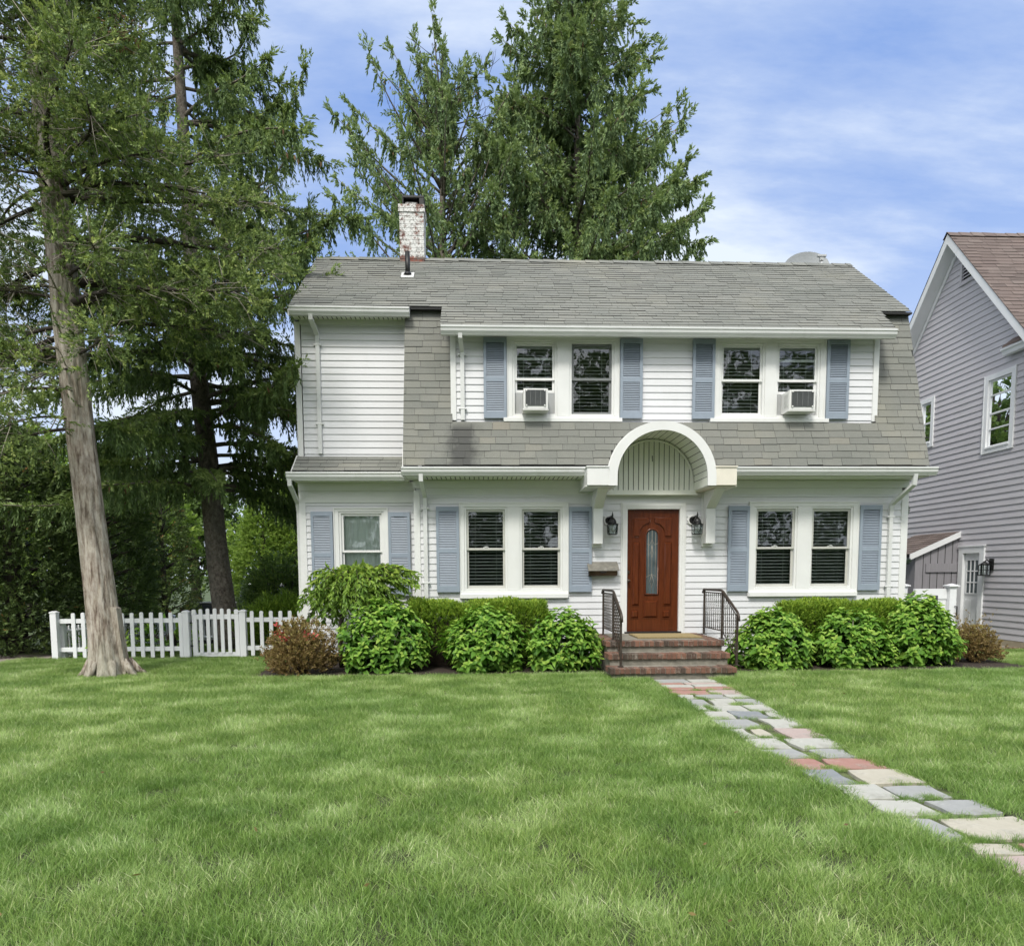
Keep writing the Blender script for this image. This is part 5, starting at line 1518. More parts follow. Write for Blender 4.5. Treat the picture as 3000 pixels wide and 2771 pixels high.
# loose upright shoots of the right azalea
mbx = [o for o in COL.objects if o.get('label', '').startswith('sparse bronze')][0]
P = []; D = []
for k in range(16):
    b = np.array([7.78+random.uniform(-.12, .12), 11.0+random.uniform(-.1, .1), .30]); e = b+np.array([random.uniform(-.22, .28), random.uniform(-.1, .1), random.uniform(.22, .50)])
    for t in np.linspace(.3, 1, 9): P.append(b+(e-b)*t+rng.normal(size=3)*.012); D.append((e-b)/np.linalg.norm(e-b))
P = np.array(P); D = np.array(D); p, d, ll, ww = sprigs(P, D, np.full(len(P), .03), 4, .032, .015, 1.3)
quads_mesh('shoots', leaf_quads(p, d, ll, ww), clip01(.25+.5*rng.random(len(p))), M['azalea'], mbx)

# weeping tree -----------------------------------------------------------
root = thing('weeping_tree', (-2.2, 11.05, 0), 'small weeping ornamental tree with drooping light green leaves before the wing window', 'tree')
mb = MB(); mb.tube([(-2.19, 11.05, 0), (-2.21, 11.05, .5), (-2.16, 11.03, .85), (-2.05, 11.0, 1.2)], [.045, .04, .038, .03], 9)
P, D, T = [], [], []
for k in range(165):
    a = random.random()*2*PI; reach = random.uniform(.25, .86); top = random.uniform(1.15, 1.66) - .10*reach
    c = np.array([-2.0, 11.0, 1.1]); ux = np.array([math.cos(a), .62*math.sin(a), 0])
    if k < 14: a = random.uniform(-.3, .3); ux = np.array([1, .2*math.sin(a*5), 0]); reach = random.uniform(.75, 1.05); top = random.uniform(1.35, 1.60)
    pts = []; dl = random.uniform(.12, .95)
    for t in np.linspace(0, 1, 9):
        z = 1.1+(top-1.1)*math.sin(min(1, t*1.9)*PI/2) - (max(0, t-.38)/.62)**1.5*dl*(.66 if k >= 14 else .35)*(1.0 if ux[0] < .3 else .75)
        pts.append(c+ux*reach*(t**.8)+np.array([0, 0, z-1.1]))
    mb.tube([tuple(q) for q in pts], list(np.linspace(.010, .002, 9)), 4)
    pts = np.array(pts)
    for i in range(2, 9):
        for j in range(8):
            f = random.random(); q = pts[i-1]*(1-f)+pts[i]*f; P.append(q); D.append(pts[i]-pts[i-1]); T.append(i/9)
P = np.array(P); D = unit(np.array(D)); n = len(P)
d = unit(D*.7+perp(D)*.8+np.array([0, 0, -.32])); N = unit(perp(d)*.8+np.array([0, -.45, .7]))
L = .06+.055*rng.random(n)
v, r = blade_leaves(P, d, N, L, L*.36, clip01(.38+.5*clip01((P[:, 2]-.75)/.8)*rng.random(n)+.25*rng.random(n)))
mb.build('trunk', M['dark_twig'], root); quads_mesh('leaves', v, r, M['weep_leaf'], root)

# upright juniper in the gap to the neighbour ---------------------------------
root = thing('juniper', (7.55, 13.6, 0), 'spiky dark juniper shoots showing past the right house corner', 'shrub')
P, D = [], []; mb = MB()
for b, e in (((7.55, 13.6, 0), (8.25, 13.6, 2.62)), ((7.55, 13.6, 0), (8.02, 13.6, 2.18)), ((7.6, 13.6, 1.0), (8.22, 13.5, 1.62)), ((7.5, 13.6, .2), (7.72, 13.6, 2.35)), ((7.6, 13.6, .8), (7.95, 13.7, 1.9))):
    b, e = np.array(b), np.array(e); mid = (b+e)/2+np.array([-.10, 0, .05]); pts = [b+(mid-b)*t*2 if t < .5 else mid+(e-mid)*(t*2-1) for t in np.linspace(0, 1, 9)]
    mb.tube([tuple(p) for p in pts], list(np.linspace(.03, .006, 9)), 6)
    for i in range(3, 9):
        for j in range(26): f = random.random(); q = pts[i-1]*(1-f)+pts[i]*f; P.append(q+rng.normal(size=3)*.035*(1.25-i/9)); D.append(pts[i]-pts[i-1])
P = np.array(P); D = unit(np.array(D)); p, d, ll, ww = sprigs(P, D, np.full(len(P), .06), 8, .055, .014, .7)
quads_mesh('leaves', leaf_quads(p, d, ll, ww), rng.random(len(p)), M['juniper'], root); mb.build('stems', M['dark_twig'], root)
# ------------------------------------------------------------------ trees
class Foliage:
    def __init__(s): s.P=[]; s.D=[]; s.L=[]; s.W=[]; s.R=[]
    def add(s, p, d, l, w, r): s.P.append(p); s.D.append(d); s.L.append(l); s.W.append(w); s.R.append(r)
    def build(s, name, m, root):
        P, D, L, W, R = map(np.concatenate, (s.P, s.D, s.L, s.W, s.R))
        return quads_mesh(name, leaf_quads(P, D, L, W), clip01(R), m, root)

def curve(b, az, el, L, droop, upturn, n=10, wob=.05):
    """branch centre line from b"""
    t = np.linspace(0, 1, n)
    h = L*t*math.cos(el)
    z = L*(math.sin(el)*t - droop*t**2 + upturn*np.maximum(0, t-.55)**2*2.2)
    a = az + wob*np.sin(t*3+az*7)
    return np.stack([b[0]+h*np.cos(a), b[1]+h*np.sin(a), b[2]+z], 1)

def trunk_mesh(pts, rad, m, root, n=18, flute=.0, flare=None, sub=6, name='trunk', rough=.0, strings=0):
    from mathutils import noise as mn
    pts = [Vector(p) for p in pts]; P=[]; Rr=[]
    for i in range(len(pts)-1):
        for j in range(sub):
            t = j/sub; P.append(pts[i].lerp(pts[i+1], t)); Rr.append(rad[i]*(1-t)+rad[i+1]*t)
    P.append(pts[-1]); Rr.append(rad[-1])
    def fn(i, a, p):
        q = 1 + flute*(math.sin(a*5+p.z*.35)+.6*math.sin(a*9+1.3+p.z*.5)+.4*math.sin(a*14+p.z*.2))
        q += rough*(random.random()-.5)
        if strings:
            c, s_ = math.cos(a), math.sin(a)
            for f_, w_ in ((3.2, 1.), (6.5, .8), (12., .55)):
                v_ = mn.noise(Vector((c*f_, s_*f_, p.z*.55*f_/4+3*f_)))
                q += strings*w_*(1-abs(v_)*3.2)
        if flare:
            f = math.exp(-max(0, p.z)/flare[1]); q += flare[0]*f*(1+.45*math.sin(a*5+.6)+.25*math.sin(a*8+2))
        return q
    mb = MB(); mb.tube(P, Rr, n, fn=fn); return mb.build(name, m, root)

def spruce(base, top, label, branches, sprL, k, leafL, leafW, m, root_name='spruce_tree', trunk_r=.3, trunk_pts=None, seed=0, side_step=.10, cones=True, twig=True, bark='spruce_bark', branch_r=.035, dens=1., tipw=.4, t0_=.14):
    """branches: list of (z, azimuth, elev, length, droop, upturn)"""
    global rng
    root = thing(root_name, base, label, 'tree')
    tp = trunk_pts or [base, top]
    H = top[2]-base[2]
    trunk_mesh(tp, [trunk_r*(1-.93*(Vector(p).z-base[2])/H) for p in tp], M[bark], root, 16, .03, (.35, .3), rough=.05)
    def at(z):
        for a, b in zip(tp[:-1], tp[1:]):
            if a[2] <= z <= b[2]: t = (z-a[2])/(b[2]-a[2]); return np.array([a[0]+(b[0]-a[0])*t, a[1]+(b[1]-a[1])*t, z])
        return np.array(tp[-1])
    mb = MB(); F = Foliage(); C = Foliage()
    for (z, az, el, L, dr, upt) in branches:
        b = at(z); c = curve(b, az, el, L, dr, upt, 12)
        mb.tube([tuple(q) for q in c], list(np.linspace(branch_r*min(1.4, .5+L*.25), .006, 12)), 5)
        seg = np.diff(c, axis=0); sl_ = np.linalg.norm(seg, axis=1); tot = sl_.sum()
        n = max(6, int(tot/side_step*dens))
        t = t0_+(1-t0_)*np.sort(rng.random(n)); idx = np.minimum((t*11).astype(int), 10); f = t*11-idx
        pos = c[idx]*(1-f[:, None])+c[idx+1]*f[:, None]; d = unit(seg[idx])
        sd = unit(np.cross(d, np.array([0, 0, 1.])))*np.where(rng.random(n) < .5, -1, 1)[:, None]
        # flat side twigs
        wid = (1-.75*np.abs(t-.45))*(.30+.24*L/3)*np.clip((1.08-t)*3, .25, 1)
        D1 = unit(d*.8+sd*.9+rng.normal(size=d.shape)*.15+np.array([0, 0, .05]))
        p, dd, ll, ww = sprigs(pos, D1, wid*sprL*2, k, leafL, leafW, .75, droop=.28, flat=.35)
        F.add(p, dd, ll, ww, np.repeat(.50+.25*rng.random(n)+.15*t, k)+rng.normal(size=len(p))*.1)
        # pendulous twigs hanging from the branch and from the side twigs
        n2 = int(n*1.25); sel = rng.integers(0, n, n2)
        off = rng.random(n2)[:, None]*wid[sel][:, None]*sprL*1.5
        p0 = pos[sel] + D1[sel]*off
        D2 = unit(np.array([0, 0, -1.])+D1[sel]*.28+rng.normal(size=(n2, 3))*.14)
        hl = sprL*(.5+.9*rng.random(n2))*np.clip(.5+t[sel], .5, 1.15)*np.clip((1.25-t[sel])*2, .4, 1)
        p, dd, ll, ww = sprigs(p0, D2, hl, k, leafL, leafW, .42)
        F.add(p, dd, ll, ww, np.repeat(.22+.35*rng.random(n2), k)+rng.normal(size=len(p))*.1)
        # leading tip brush
        nt = 5; pt = c[-1]+rng.normal(size=(nt, 3))*.05; Dt = unit(np.repeat(unit(seg[-1])[None], nt, 0)+rng.normal(size=(nt, 3))*.35)
        p, dd, ll, ww = sprigs(pt, Dt, np.full(nt, sprL*.7), k, leafL, leafW, .7)
        F.add(p, dd, ll, ww, .55+.3*rng.random(len(p)))
        if cones and rng.random() < .5 and L > 1.2:
            nc = 5; tt = .7+.3*rng.random(nc); ii = np.minimum((tt*11).astype(int), 10); pc = c[ii]+rng.normal(size=(nc, 3))*.08-np.array([0, 0, .06])
            C.add(pc, unit(np.array([0, 0, -1.])+rng.normal(size=(nc, 3))*.12), np.full(nc, .13), np.full(nc, .045), np.full(nc, .5))
    mb.build('branches', M[bark], root)
    F.build('foliage', m, root)
    if C.P: C.build('cones', M['cone'], root)['kind'] = 'stuff'
    return root

# big Norway-type spruce behind the gate
B = []
z = 3.1
while z < 15.5:
    n = 4 if z < 4 else 3
    for i in range(n):
        az = random.random()*2*PI; L = max(.8, (2.6+.75*min(z/4, 1)) * (1-max(0, z-7)/11) * random.uniform(.65, 1.12))
        B.append((z+random.uniform(-.15, .15), az, R_(random.uniform(-8, 22)), L, random.uniform(.22, .48), random.uniform(.10, .5)))
    z += random.uniform(.30, .46)
# the long right-hand boughs with upturned tips seen against the sky
for z_, L, el, dr, upt, az in ((7.3, 2.55, 10, .12, .55, .10), (9.0, 2.3, 15, .10, 1.35, .0), (10.6, 1.65, 20, .1, 1.7, .05), (11.0, 1.35, 25, .1, 2.2, -.2), (8.3, 2.2, 12, .1, .9, -.15), (9.7, 1.9, 15, .12, .9, .35), (6.4, 3.0, 8, .15, .5, .1), (5.6, 3.1, 8, .18, .4, .35), (6.8, 2.6, 8, .12, .8, .5), (8.0, 2.4, 10, .1, .7, .6),
    (3.9, 2.6, 5, .3, .1, -.1), (4.5, 2.7, 8, .28, .1, -.35), (3.4, 2.3, 0, .25, .1, .2), (3.5, 2.4, 0, .3, 0, .6), (5.0, 2.9, 6, .25, .3, .4), (4.2, 2.6, -5, .3, .1, 3.3), (4.9, 2.6, 0, .3, .1, 2.7), (3.6, 2.3, -4, .3, .1, 3.6), (3.7, 2.7, 6, .34, .1, .05), (4.7, 2.9, 10, .34, .15, .15), (5.3, 2.9, 8, .3, .2, -.2), (4.2, 2.5, 4, .36, .1, -.7), (5.9, 2.9, 6, .3, .2, .0), (3.3, 2.0, 8, .3, 0, -1.2), (4.4, 2.3, 4, .35, .1, -1.5), (5.4, 2.5, 4, .35, .1, -1.0), (4.0, 2.2, 2, .3, .1, -2.2), (5.1, 2.5, 4, .34, .1, -2.6), (3.4, 2.2, 4, .3, .1, 3.0), (5.8, 2.6, 0, .3, .1, 3.1), (4.5, 2.7, 0, .34, .1, 3.5)):
    B.append((z_, az, R_(el), L, dr, upt))
spruce((-4.93, 14.0, -.05), (-5.55, 14.0, 16.5), 'tall drooping spruce behind the picket gate with brown scaly trunk', B, .36, 17, .085, .026, M['spruce_leaf'], trunk_r=.225,
       trunk_pts=[(-4.93, 14.0, -.05), (-5.10, 14.0, 1.77), (-5.20, 14.0, 3.6), (-5.34, 14.0, 5.5), (-5.37, 14.0, 8.2), (-5.45, 14.0, 11.3), (-5.55, 14, 16.5)], side_step=.040)

# dense spruce behind the roof
B = []; z = 9.0
while z < 22.6:
    for i in range(7):
        az = random.random()*2*PI; L = max(.5, 4.75*(1-((z-9)/14.2)**2))*random.uniform(.80, 1.06)
        B.append((z+random.uniform(-.2, .2), az, R_(random.uniform(2, 24)), L, random.uniform(.12, .32), random.uniform(.15, .5)))
    z += random.uniform(.36, .50)
spruce((3.5, 26, -.1), (3.42, 26, 23.4), 'dense conical spruce rising behind the middle of the roof', B, .50, 18, .135, .052, M['spruce_far'], trunk_r=.30, side_step=.088, bark='spruce_bark', t0_=.06)
# thin spruce behind the chimney
B = []; z = 10.0
while z < 17.4:
    for i in range(4):
        az = random.random()*2*PI; f = (z-10)/7.8; L = (4.6*max(0, 1-f)**.55+.75)*random.uniform(.6, 1.08)
        B.append((z+random.uniform(-.2, .2), az, R_(random.uniform(20, 46)+f*26), L, random.uniform(-.08, .12), random.uniform(0, .3)))
    z += random.uniform(.46, .66)
for az, L, z_ in ((PI, 4.6, 11.0), (PI-.3, 5.0, 12.0), (PI+.2, 4.4, 13.2), (PI, 3.8, 14.4)): B.append((z_, az, R_(38), L, .02, .1))
for k in range(9): B.append((random.uniform(14.0, 15.4), random.random()*2*PI, R_(random.uniform(58, 76)), random.uniform(1.3, 2.4), 0, .05))
root = spruce((-1.3, 25, -.1), (-1.2, 25, 18.0), 'thin open spruce with bare grey limbs behind the brick chimney', B, .46, 18, .12, .044, M['spruce_far'], trunk_r=.34, side_step=.15, bark='spruce_bark', t0_=.25, branch_r=.045)
mb = MB()
for k in range(46):          # bare dead limbs
    z_ = random.uniform(11.6, 17); az = random.random()*2*PI
    if k < 14: az = random.uniform(-.35, .35); z_ = random.uniform(11.4, 13.5)
    c = curve(np.array([-1.25, 25, z_]), az, R_(random.uniform(18, 50)), random.uniform(2.4, 4.6)*(1-(z_-11)/12), .02, .15, 9, .12)
    mb.tube([tuple(q) for q in c], list(np.linspace(.03, .006, 9)), 4)
    for j in range(5):
        i = random.randint(3, 8); e = c[i]+rng.normal(size=3)*np.array([.35, .35, .3])+np.array([0, 0, .25]); mb.tube([tuple(c[i]), tuple((c[i]+e)/2+rng.normal(size=3)*.05), tuple(e)], [.010, .007, .004], 3)
mb.build('dead_limbs', M['dark_twig'], root)

# the big leaning cedar at the left -----------------------------------------
root = thing('cedar_tree', (-5.44, 10.5, 0), 'huge leaning cedar with pale stringy bark in front of the picket fence', 'tree')
TP = [(-5.42, 10.5, -.05), (-5.44, 10.5, .25), (-5.50, 10.5, 1.03), (-5.59, 10.5, 2.35), (-5.66, 10.5, 3.42), (-5.76, 10.5, 5.17), (-5.80, 10.5, 6.33), (-5.86, 10.5, 7.6), (-5.93, 10.5, 8.7), (-6.05, 10.5, 11.5), (-6.1, 10.5, 13.5)]
TR = [.245, .23, .198, .176, .174, .176, .176, .168, .14, .09, .03]
trunk_mesh(TP, TR, M['cedar_bark'], root, 84, .035, (.30, .22), sub=26, rough=.0, strings=.030)
mb = MB()      # snag on the right of the base, root toes
mb.prism([(-5.30, 0.0), (-5.14, 0.0), (-5.20, .55), (-5.24, .98), (-5.32, 1.0), (-5.38, .4)], 10.38, 10.52, lambda u, v, t: (u, t, v))
for a, L in ((2.75, .22), (3.5, .16), (4.3, .14), (5.3, .15), (6.0, .20), (.3, .24)):
    x, y = -5.43+.24*math.cos(a), 10.5+.24*math.sin(a)
    mb.tube([(x, y, .22), (x+.6*L*math.cos(a), y+.6*L*math.sin(a), .05), (x+1.2*L*math.cos(a), y+1.2*L*math.sin(a), -.03)], [.06, .045, .02], 7)
mb.build('root_flare', M['cedar_bark'], root)
def cat(z):
    for a, b in zip(TP[:-1], TP[1:]):
        if a[2] <= z <= b[2]: t = (z-a[2])/(b[2]-a[2]); return np.array([a[0]+(b[0]-a[0])*t, a[1], z])
    return np.array(TP[-1])
mb = MB(); tw = MB(); F = Foliage()
def spray(P0, n, spread, tone, size=1.):
    """n fan clumps around points"""
    q = P0[rng.integers(0, len(P0), n)] + rng.normal(size=(n, 3))*spread
    return q
def cedar_branch(z, az, el, L, dr, upt, dens=1., tone=0., leaf_from=.3, twigs=6):
    b = cat(z); c = curve(b, az, R_(el), L, dr, upt, 11, .16)
    mb.tube([tuple(q) for q in c], list(np.linspace(.05*min(1.2, L/2.5), .008, 11)), 6)
    n = int(33*L*dens)
    t = leaf_from+(1-leaf_from)*rng.random(n)**.8; idx = np.minimum((t*10).astype(int), 9); f = t*10-idx
    pos = c[idx]*(1-f[:, None])+c[idx+1]*f[:, None]
    d = unit(np.diff(c, axis=0))[idx]
    D = unit(d*.5+rng.normal(size=d.shape)*np.array([.8, .8, .55])+np.array([0, 0, .12]))
    ln = (.22+.38*rng.random(n))*(.75+.35*(1-t))
    pos2 = pos+D*ln[:, None]*.25
    # secondary twigs carry clumps at their ends
    k = 26
    e = pos2+D*ln[:, None]
    e[:, 2] -= .10*ln
    for rep in range(3):
        p0 = pos2+(e-pos2)*(.45+.55*rng.random((n, 1)))+rng.normal(size=(n, 3))*.035
        Dq = unit(D+rng.normal(size=D.shape)*.6+np.array([0, 0, .1]))
        p, dd, ll, ww = sprigs(p0, Dq, .10+.15*rng.random(n), k//3+8, .050, .021, .85)
        F.add(p, dd, ll, ww, np.repeat(.42+tone+.24*rng.normal(size=n), k//3+8)+rng.normal(size=len(p))*.12)
    for i in range(0, n, 2):
        tw.tube([tuple(pos[i]), tuple((pos[i]+e[i])/2+rng.normal(size=3)*.02), tuple(e[i])], [.007, .005, .002], 3)
    for i in range(twigs):
        j = random.randint(2, 10); g = c[j]+rng.normal(size=3)*np.array([.3, .3, .22])+d[0]*.2
        tw.tube([tuple(c[j]), tuple((c[j]+g)/2+rng.normal(size=3)*.05), tuple(g)], [.008, .006, .003], 4)
for i in range(25):          # right side mass, reaching across the spruce
    z = random.uniform(4.8, 9.6); az = random.uniform(-1.1, 1.15)
    L = random.uniform(1.2, 2.7)*(1 if z < 7.2 else .58)
    if abs(az) < .5 and z > 8.2: L *= .8
    cedar_branch(z, az, random.uniform(0, 26), L, random.uniform(.10, .30), random.uniform(0, .3), 1., .05)
for i in range(17):          # left and front-left
    z = random.uniform(3.9, 9.8); az = random.uniform(1.6, 4.15); L = random.uniform(1.0, 2.6)
    cedar_branch(z, az, random.uniform(-6, 24), L, random.uniform(.18, .42), random.uniform(0, .2), .85, -.02)
for i in range(9):          # in front of the trunk
    z = (5.6, 6.6, 6.8, 8.5, 8.8, 9.1, 9.4, 9.6, 9.9)[i]; cedar_branch(z, random.uniform(-2.2, -1.0), random.uniform(5, 30), random.uniform(.8, 1.5), .3, .1, 1.3, -.05, .15)
for i in range(16):          # around the upper trunk
    z = random.uniform(8.2, 12.5); cedar_branch(z, random.random()*2*PI, random.uniform(10, 40), random.uniform(.9, 2.0), .15, .2, 1., 0)
for z, az, L, el, dr in ((5.5, .15, 2.9, 10, .18), (5.2, -.3, 2.7, 6, .16), (6.0, -.1, 3.0, 8, .2), (6.6, .3, 2.8, 12, .2), (5.0, .4, 2.3, 5, .12), (7.0, .0, 2.3, 14, .2), (4.5, -.6, 1.4, 10, .25), (7.7, -.2, 1.6, 16, .2)):
    cedar_branch(z, az, el, L, dr, .15, 1.2, .08)
for z, az, L, el, dr in ((4.6, 3.4, 1.7, 4, .45), (4.0, 3.7, 1.5, 8, .5), (3.6, 4.2, 1.1, 12, .5), (4.3, 4.6, .9, 0, .5), (3.5, 3.3, 1.4, 5, .45), (4.9, 3.0, 1.6, 2, .4)):
    cedar_branch(z, az, el, L, dr, .1, 1., .08)
for i in range(26):          # bare bleached snags
    z = random.uniform(3.6, 9.2); az = random.uniform(-2.2, 4); b = cat(z)
    c = curve(b, az, R_(random.uniform(-5, 45)), random.uniform(.5, 2.6), .1, .3, 8, .4)
    tw.tube([tuple(q) for q in c], list(np.linspace(.016, .003, 8)), 4)
    for j in range(3):
        i0 = random.randint(3, 7); g = c[i0]+rng.normal(size=3)*.22; tw.tube([tuple(c[i0]), tuple(g)], [.006, .002], 3)
mb.build('branches', M['dark_twig'], root); tw.build('twigs', M['twig'], root); F.build('foliage', M['cedar_leaf'], root)
P = np.array([-4.55, 9.9, 8.35])+rng.normal(size=(160, 3))*np.array([.12, .1, .10])
quads_mesh('dead_spray', leaf_quads(P, unit(rng.normal(size=P.shape)+np.array([.4, 0, -.4])), np.full(160, .07), np.full(160, .02)), rng.random(160)*.3, M['cone'], root)['kind'] = 'stuff'

# arborvitae and background greenery ------------------------------------------
def column_tree(name, c, r, h, m, label, group, n, k=12, leaf=.085, lw=.028, power=.5, tone=.4, z0=0., cat_='tree', inner=True, r0=.85):
    root = thing(name, (c[0], c[1], gz(c[0], c[1])), label, cat_, group)
    g = gz(c[0], c[1])
    u = rng.random(n); a = rng.random(n)*2*PI
    prof = np.minimum(1, ((1-u)/.55))**power*(r0+(1-r0)*np.minimum(1, u*4))
    lump = 1+.12*np.sin(a*3+u*7+c[0]*3)+.10*np.sin(a*7+u*16)+.06*rng.normal(size=n)
    q = r*prof*lump*(1-.22*rng.random(n))
    P = np.stack([c[0]+q*np.cos(a), c[1]+q*np.sin(a), g+z0+(h-z0)*u], 1)
    N = unit(np.stack([np.cos(a), np.sin(a), np.full(n, .5)], 1)+rng.normal(size=(n, 3))*.35)
    p, d, ll, ww = sprigs(P, N, np.full(n, leaf*2.6), k, leaf, lw, .8)
    V = leaf_quads(p, d, ll, ww); V[..., 2] = np.maximum(V[..., 2], g-.02)
    quads_mesh('foliage', V, clip01(np.repeat(tone+.16*rng.normal(size=n), k)+.12*rng.normal(size=len(p))), m, root)
    mb = MB()
    mb.tube([(c[0], c[1], g-.1), (c[0], c[1], g+h*.5), (c[0], c[1], g+h*.93)], [r*.16, r*.10, .02], 8)
    for i in range(60):
        aa = random.random()*2*PI; zz_ = random.uniform(.04, .8); rr = r*.8*min(1, (1-zz_)/.55)**power
        mb.tube([(c[0], c[1], g+h*zz_), (c[0]+rr*math.cos(aa), c[1]+rr*math.sin(aa), g+h*min(.95, zz_+.06))], [.03, .008], 4)
    mb.build('trunk', M['dark_twig'], root)
    return root
HG = 'arborvitae along the left boundary'
column_tree('arborvitae_tree', (-8.80, 13.75), 1.25, 4.1, M['hedge_dark'], 'dark round arborvitae beside the left fence post, its foliage reaching the ground', HG, 5200, tone=.42)
column_tree('arborvitae_tree', (-10.3, 13.6), 1.5, 4.7, M['hedge_dark'], 'dark arborvitae at the left picture edge behind the gravel drive', HG, 3200, tone=.45)
column_tree('arborvitae_tree', (-7.75, 15.0), .85, 3.9, M['hedge_mid'], 'slim green arborvitae standing just behind the dark round one by the fence', HG, 2200, tone=.3)
for i, (x, y, h, t, lab) in enumerate(((-10.35, 20.2, 5.2, .36, 'seen just right of the cedar trunk'), (-9.6, 20.0, 4.9, .30, 'in deep shade midway between cedar and spruce trunks'), (-8.9, 20.3, 5.1, .45, 'nearest the truck on the left'))):
    column_tree('arborvitae_tree', (x, y), .70, h, M['hedge_dark'], f'tall dark arborvitae behind the yard, {lab}', 'arborvitae behind the yard', 2000, tone=t+.12)
for i, (x, y, h, lab) in enumerate(((-8.0, 26.6, 5.0, 'left one of the bright pair'), (-6.9, 26.8, 5.2, 'right one of the bright pair'))):
    column_tree('arborvitae_tree', (x, y), .85, h, M['bright_leaf'], f'sunlit arborvitae beyond the truck, {lab}', 'bright arborvitae beyond the truck', 2200, leaf=.12, lw=.045, tone=.5)
# rounded layered shrub left of the wing
def mound_shrub(c, rx, ry, h, m, label, n, k=9, leaf=.06, lw=.03, z0=.1, name='shrub', tone=.45, up=.1):
    root = thing(name, (c[0], c[1], gz(*c)), label, 'shrub')
    P, N, zc = dome_pts(n, (c[0], c[1], gz(*c)+z0), rx, ry, h, .35)
    p, d, ll, ww = sprigs(P, unit(N*np.array([1, 1, .5])+np.array([0, 0, up])), np.full(n, leaf*2.5), k, leaf, lw, .6, droop=.2, flat=.4)
    quads_mesh('leaves', leaf_quads(p, d, ll, ww, N=unit(rng.normal(size=d.shape)*.5+np.array([0, 0, 1.]))), clip01(np.repeat(tone+.18*rng.normal(size=n), k)+.1*rng.normal(size=len(p))), m, root)
    mb = MB()
    for i in range(30):
        a = random.random()*2*PI; q = random.random()**.5
        mb.tube([(c[0], c[1], gz(*c)), (c[0]+rx*.5*q*math.cos(a), c[1]+ry*.5*q*math.sin(a), gz(*c)+h*.5), (c[0]+rx*.85*q*math.cos(a), c[1]+ry*.85*q*math.sin(a), gz(*c)+h*.9)], [.02, .014, .005], 4)
    mb.build('stems', M['dark_twig'], root)
mound_shrub((-4.45, 16.0), 1.0, .8, 1.95, M['shrub_leaf'], 'layered fine-leaved green shrub between the spruce trunk and the house', 3600, tone=.72)
mound_shrub((-3.75, 13.6), .8, .5, .82, M['yew'], 'low spiky green foundation shrub behind the short picket fence section', 1500, leaf=.11, lw=.018, tone=.35, up=.8)
mound_shrub((-6.75, 13.1), .28, .22, .34, M['hydrangea'], 'small bright hosta-like plant behind the pickets left of the cedar trunk', 50, 6, .13, .08, .02, 'plant', .8)
mound_shrub((-5.75, 13.2), .36, .26, .42, M['hydrangea'], 'small leafy plant behind the pickets right of the cedar trunk', 60, 6, .13, .07, .02, 'plant', .7)

def broadleaf(c, r, h, m, label, group, n, leaf=.22, k=9, z0=.25, tone=.5):
    g = gz(*c); root = thing('broadleaf_tree', (c[0], c[1], g), label, 'tree', group)
    # crown of many lobes
    L = 26; cen = []
    for i in range(L):
        a = random.random()*2*PI; q = r*.70*random.random()**.5; z = g+h*(z0+.08+(1-z0-.12)*random.random()); f = math.sin(PI*min(1, max(.12, (z-g-h*z0)/(h*(1-z0))*.85+.15)))
        cen.append((c[0]+q*f*math.cos(a), c[1]+q*f*math.sin(a), z, r*random.uniform(.26, .46)))
    cen = np.array(cen); w = rng.integers(0, L, n)
    d = unit(rng.normal(size=(n, 3))); P = cen[w, :3]+d*cen[w, 3:4]*(1-.35*rng.random((n, 1))**2)*np.array([1, 1, .75])
    p, dd, ll, ww = sprigs(P, unit(d+rng.normal(size=d.shape)*.4), np.full(n, leaf*1.6), k, leaf, leaf*.55, 1.)
    quads_mesh('foliage', leaf_quads(p, dd, ll, ww), clip01(np.repeat(tone+.16*rng.normal(size=n), k)+.1*rng.normal(size=len(p))), m, root)
    mb = MB(); mb.tube([(c[0], c[1], g-.1), (c[0]+.1, c[1], g+h*.35), (c[0], c[1], g+h*.75)], [.05*r+.12, .04*r+.06, .04], 9)
    for q in cen[::2]: mb.tube([(c[0], c[1], g+h*.25+random.random()*h*.2), tuple((np.array([c[0], c[1], g+h*.4])+q[:3])/2), tuple(q[:3])], [.09, .06, .02], 5)
    mb.build('trunk', M['dark_twig'], root)
    return root
BG = 'bright trees beyond the left boundary'
broadleaf((-14.2, 22), 2.6, 6.3, M['bright_leaf'], 'bright green leafy tree at the left edge above the dark arborvitae', BG, 1800, .16)
broadleaf((-11.4, 24), 2.0, 5.6, M['bright_leaf'], 'bright green leafy tree behind the cedar trunk', BG, 1500, .15)
broadleaf((-18.5, 30), 3.6, 7.5, M['bright_leaf'], 'large bright tree farthest back at the left edge', BG, 1800, .2)
broadleaf((-13.5, 34), 3.4, 6.4, M['hedge_mid'], 'mid green tree far behind the shaded arborvitae', BG, 1800, .2, tone=.4)
broadleaf((-8.6, 33), 3.0, 6.8, M['bright_leaf'], 'bright tree far behind the truck', BG, 1800, .18)
broadleaf((-4.8, 30), 2.7, 6.6, M['bright_leaf'], 'bright tree seen against the house corner behind the layered shrub', BG, 1800, .17, z0=.12)
broadleaf((-6.9, 38), 3.4, 10.0, M['hedge_mid'], 'taller mid green tree behind the spruce trunk, farthest back', BG, 1800, .2, z0=.1)

broadleaf((4.7, 21.2), 2.9, 9.2, M['hedge_mid'], 'unseen back yard tree added to darken what is mirrored in the neighbour house window', None, 900, .2)  # unseen tree, added so the neighbour's pane reflects something dark

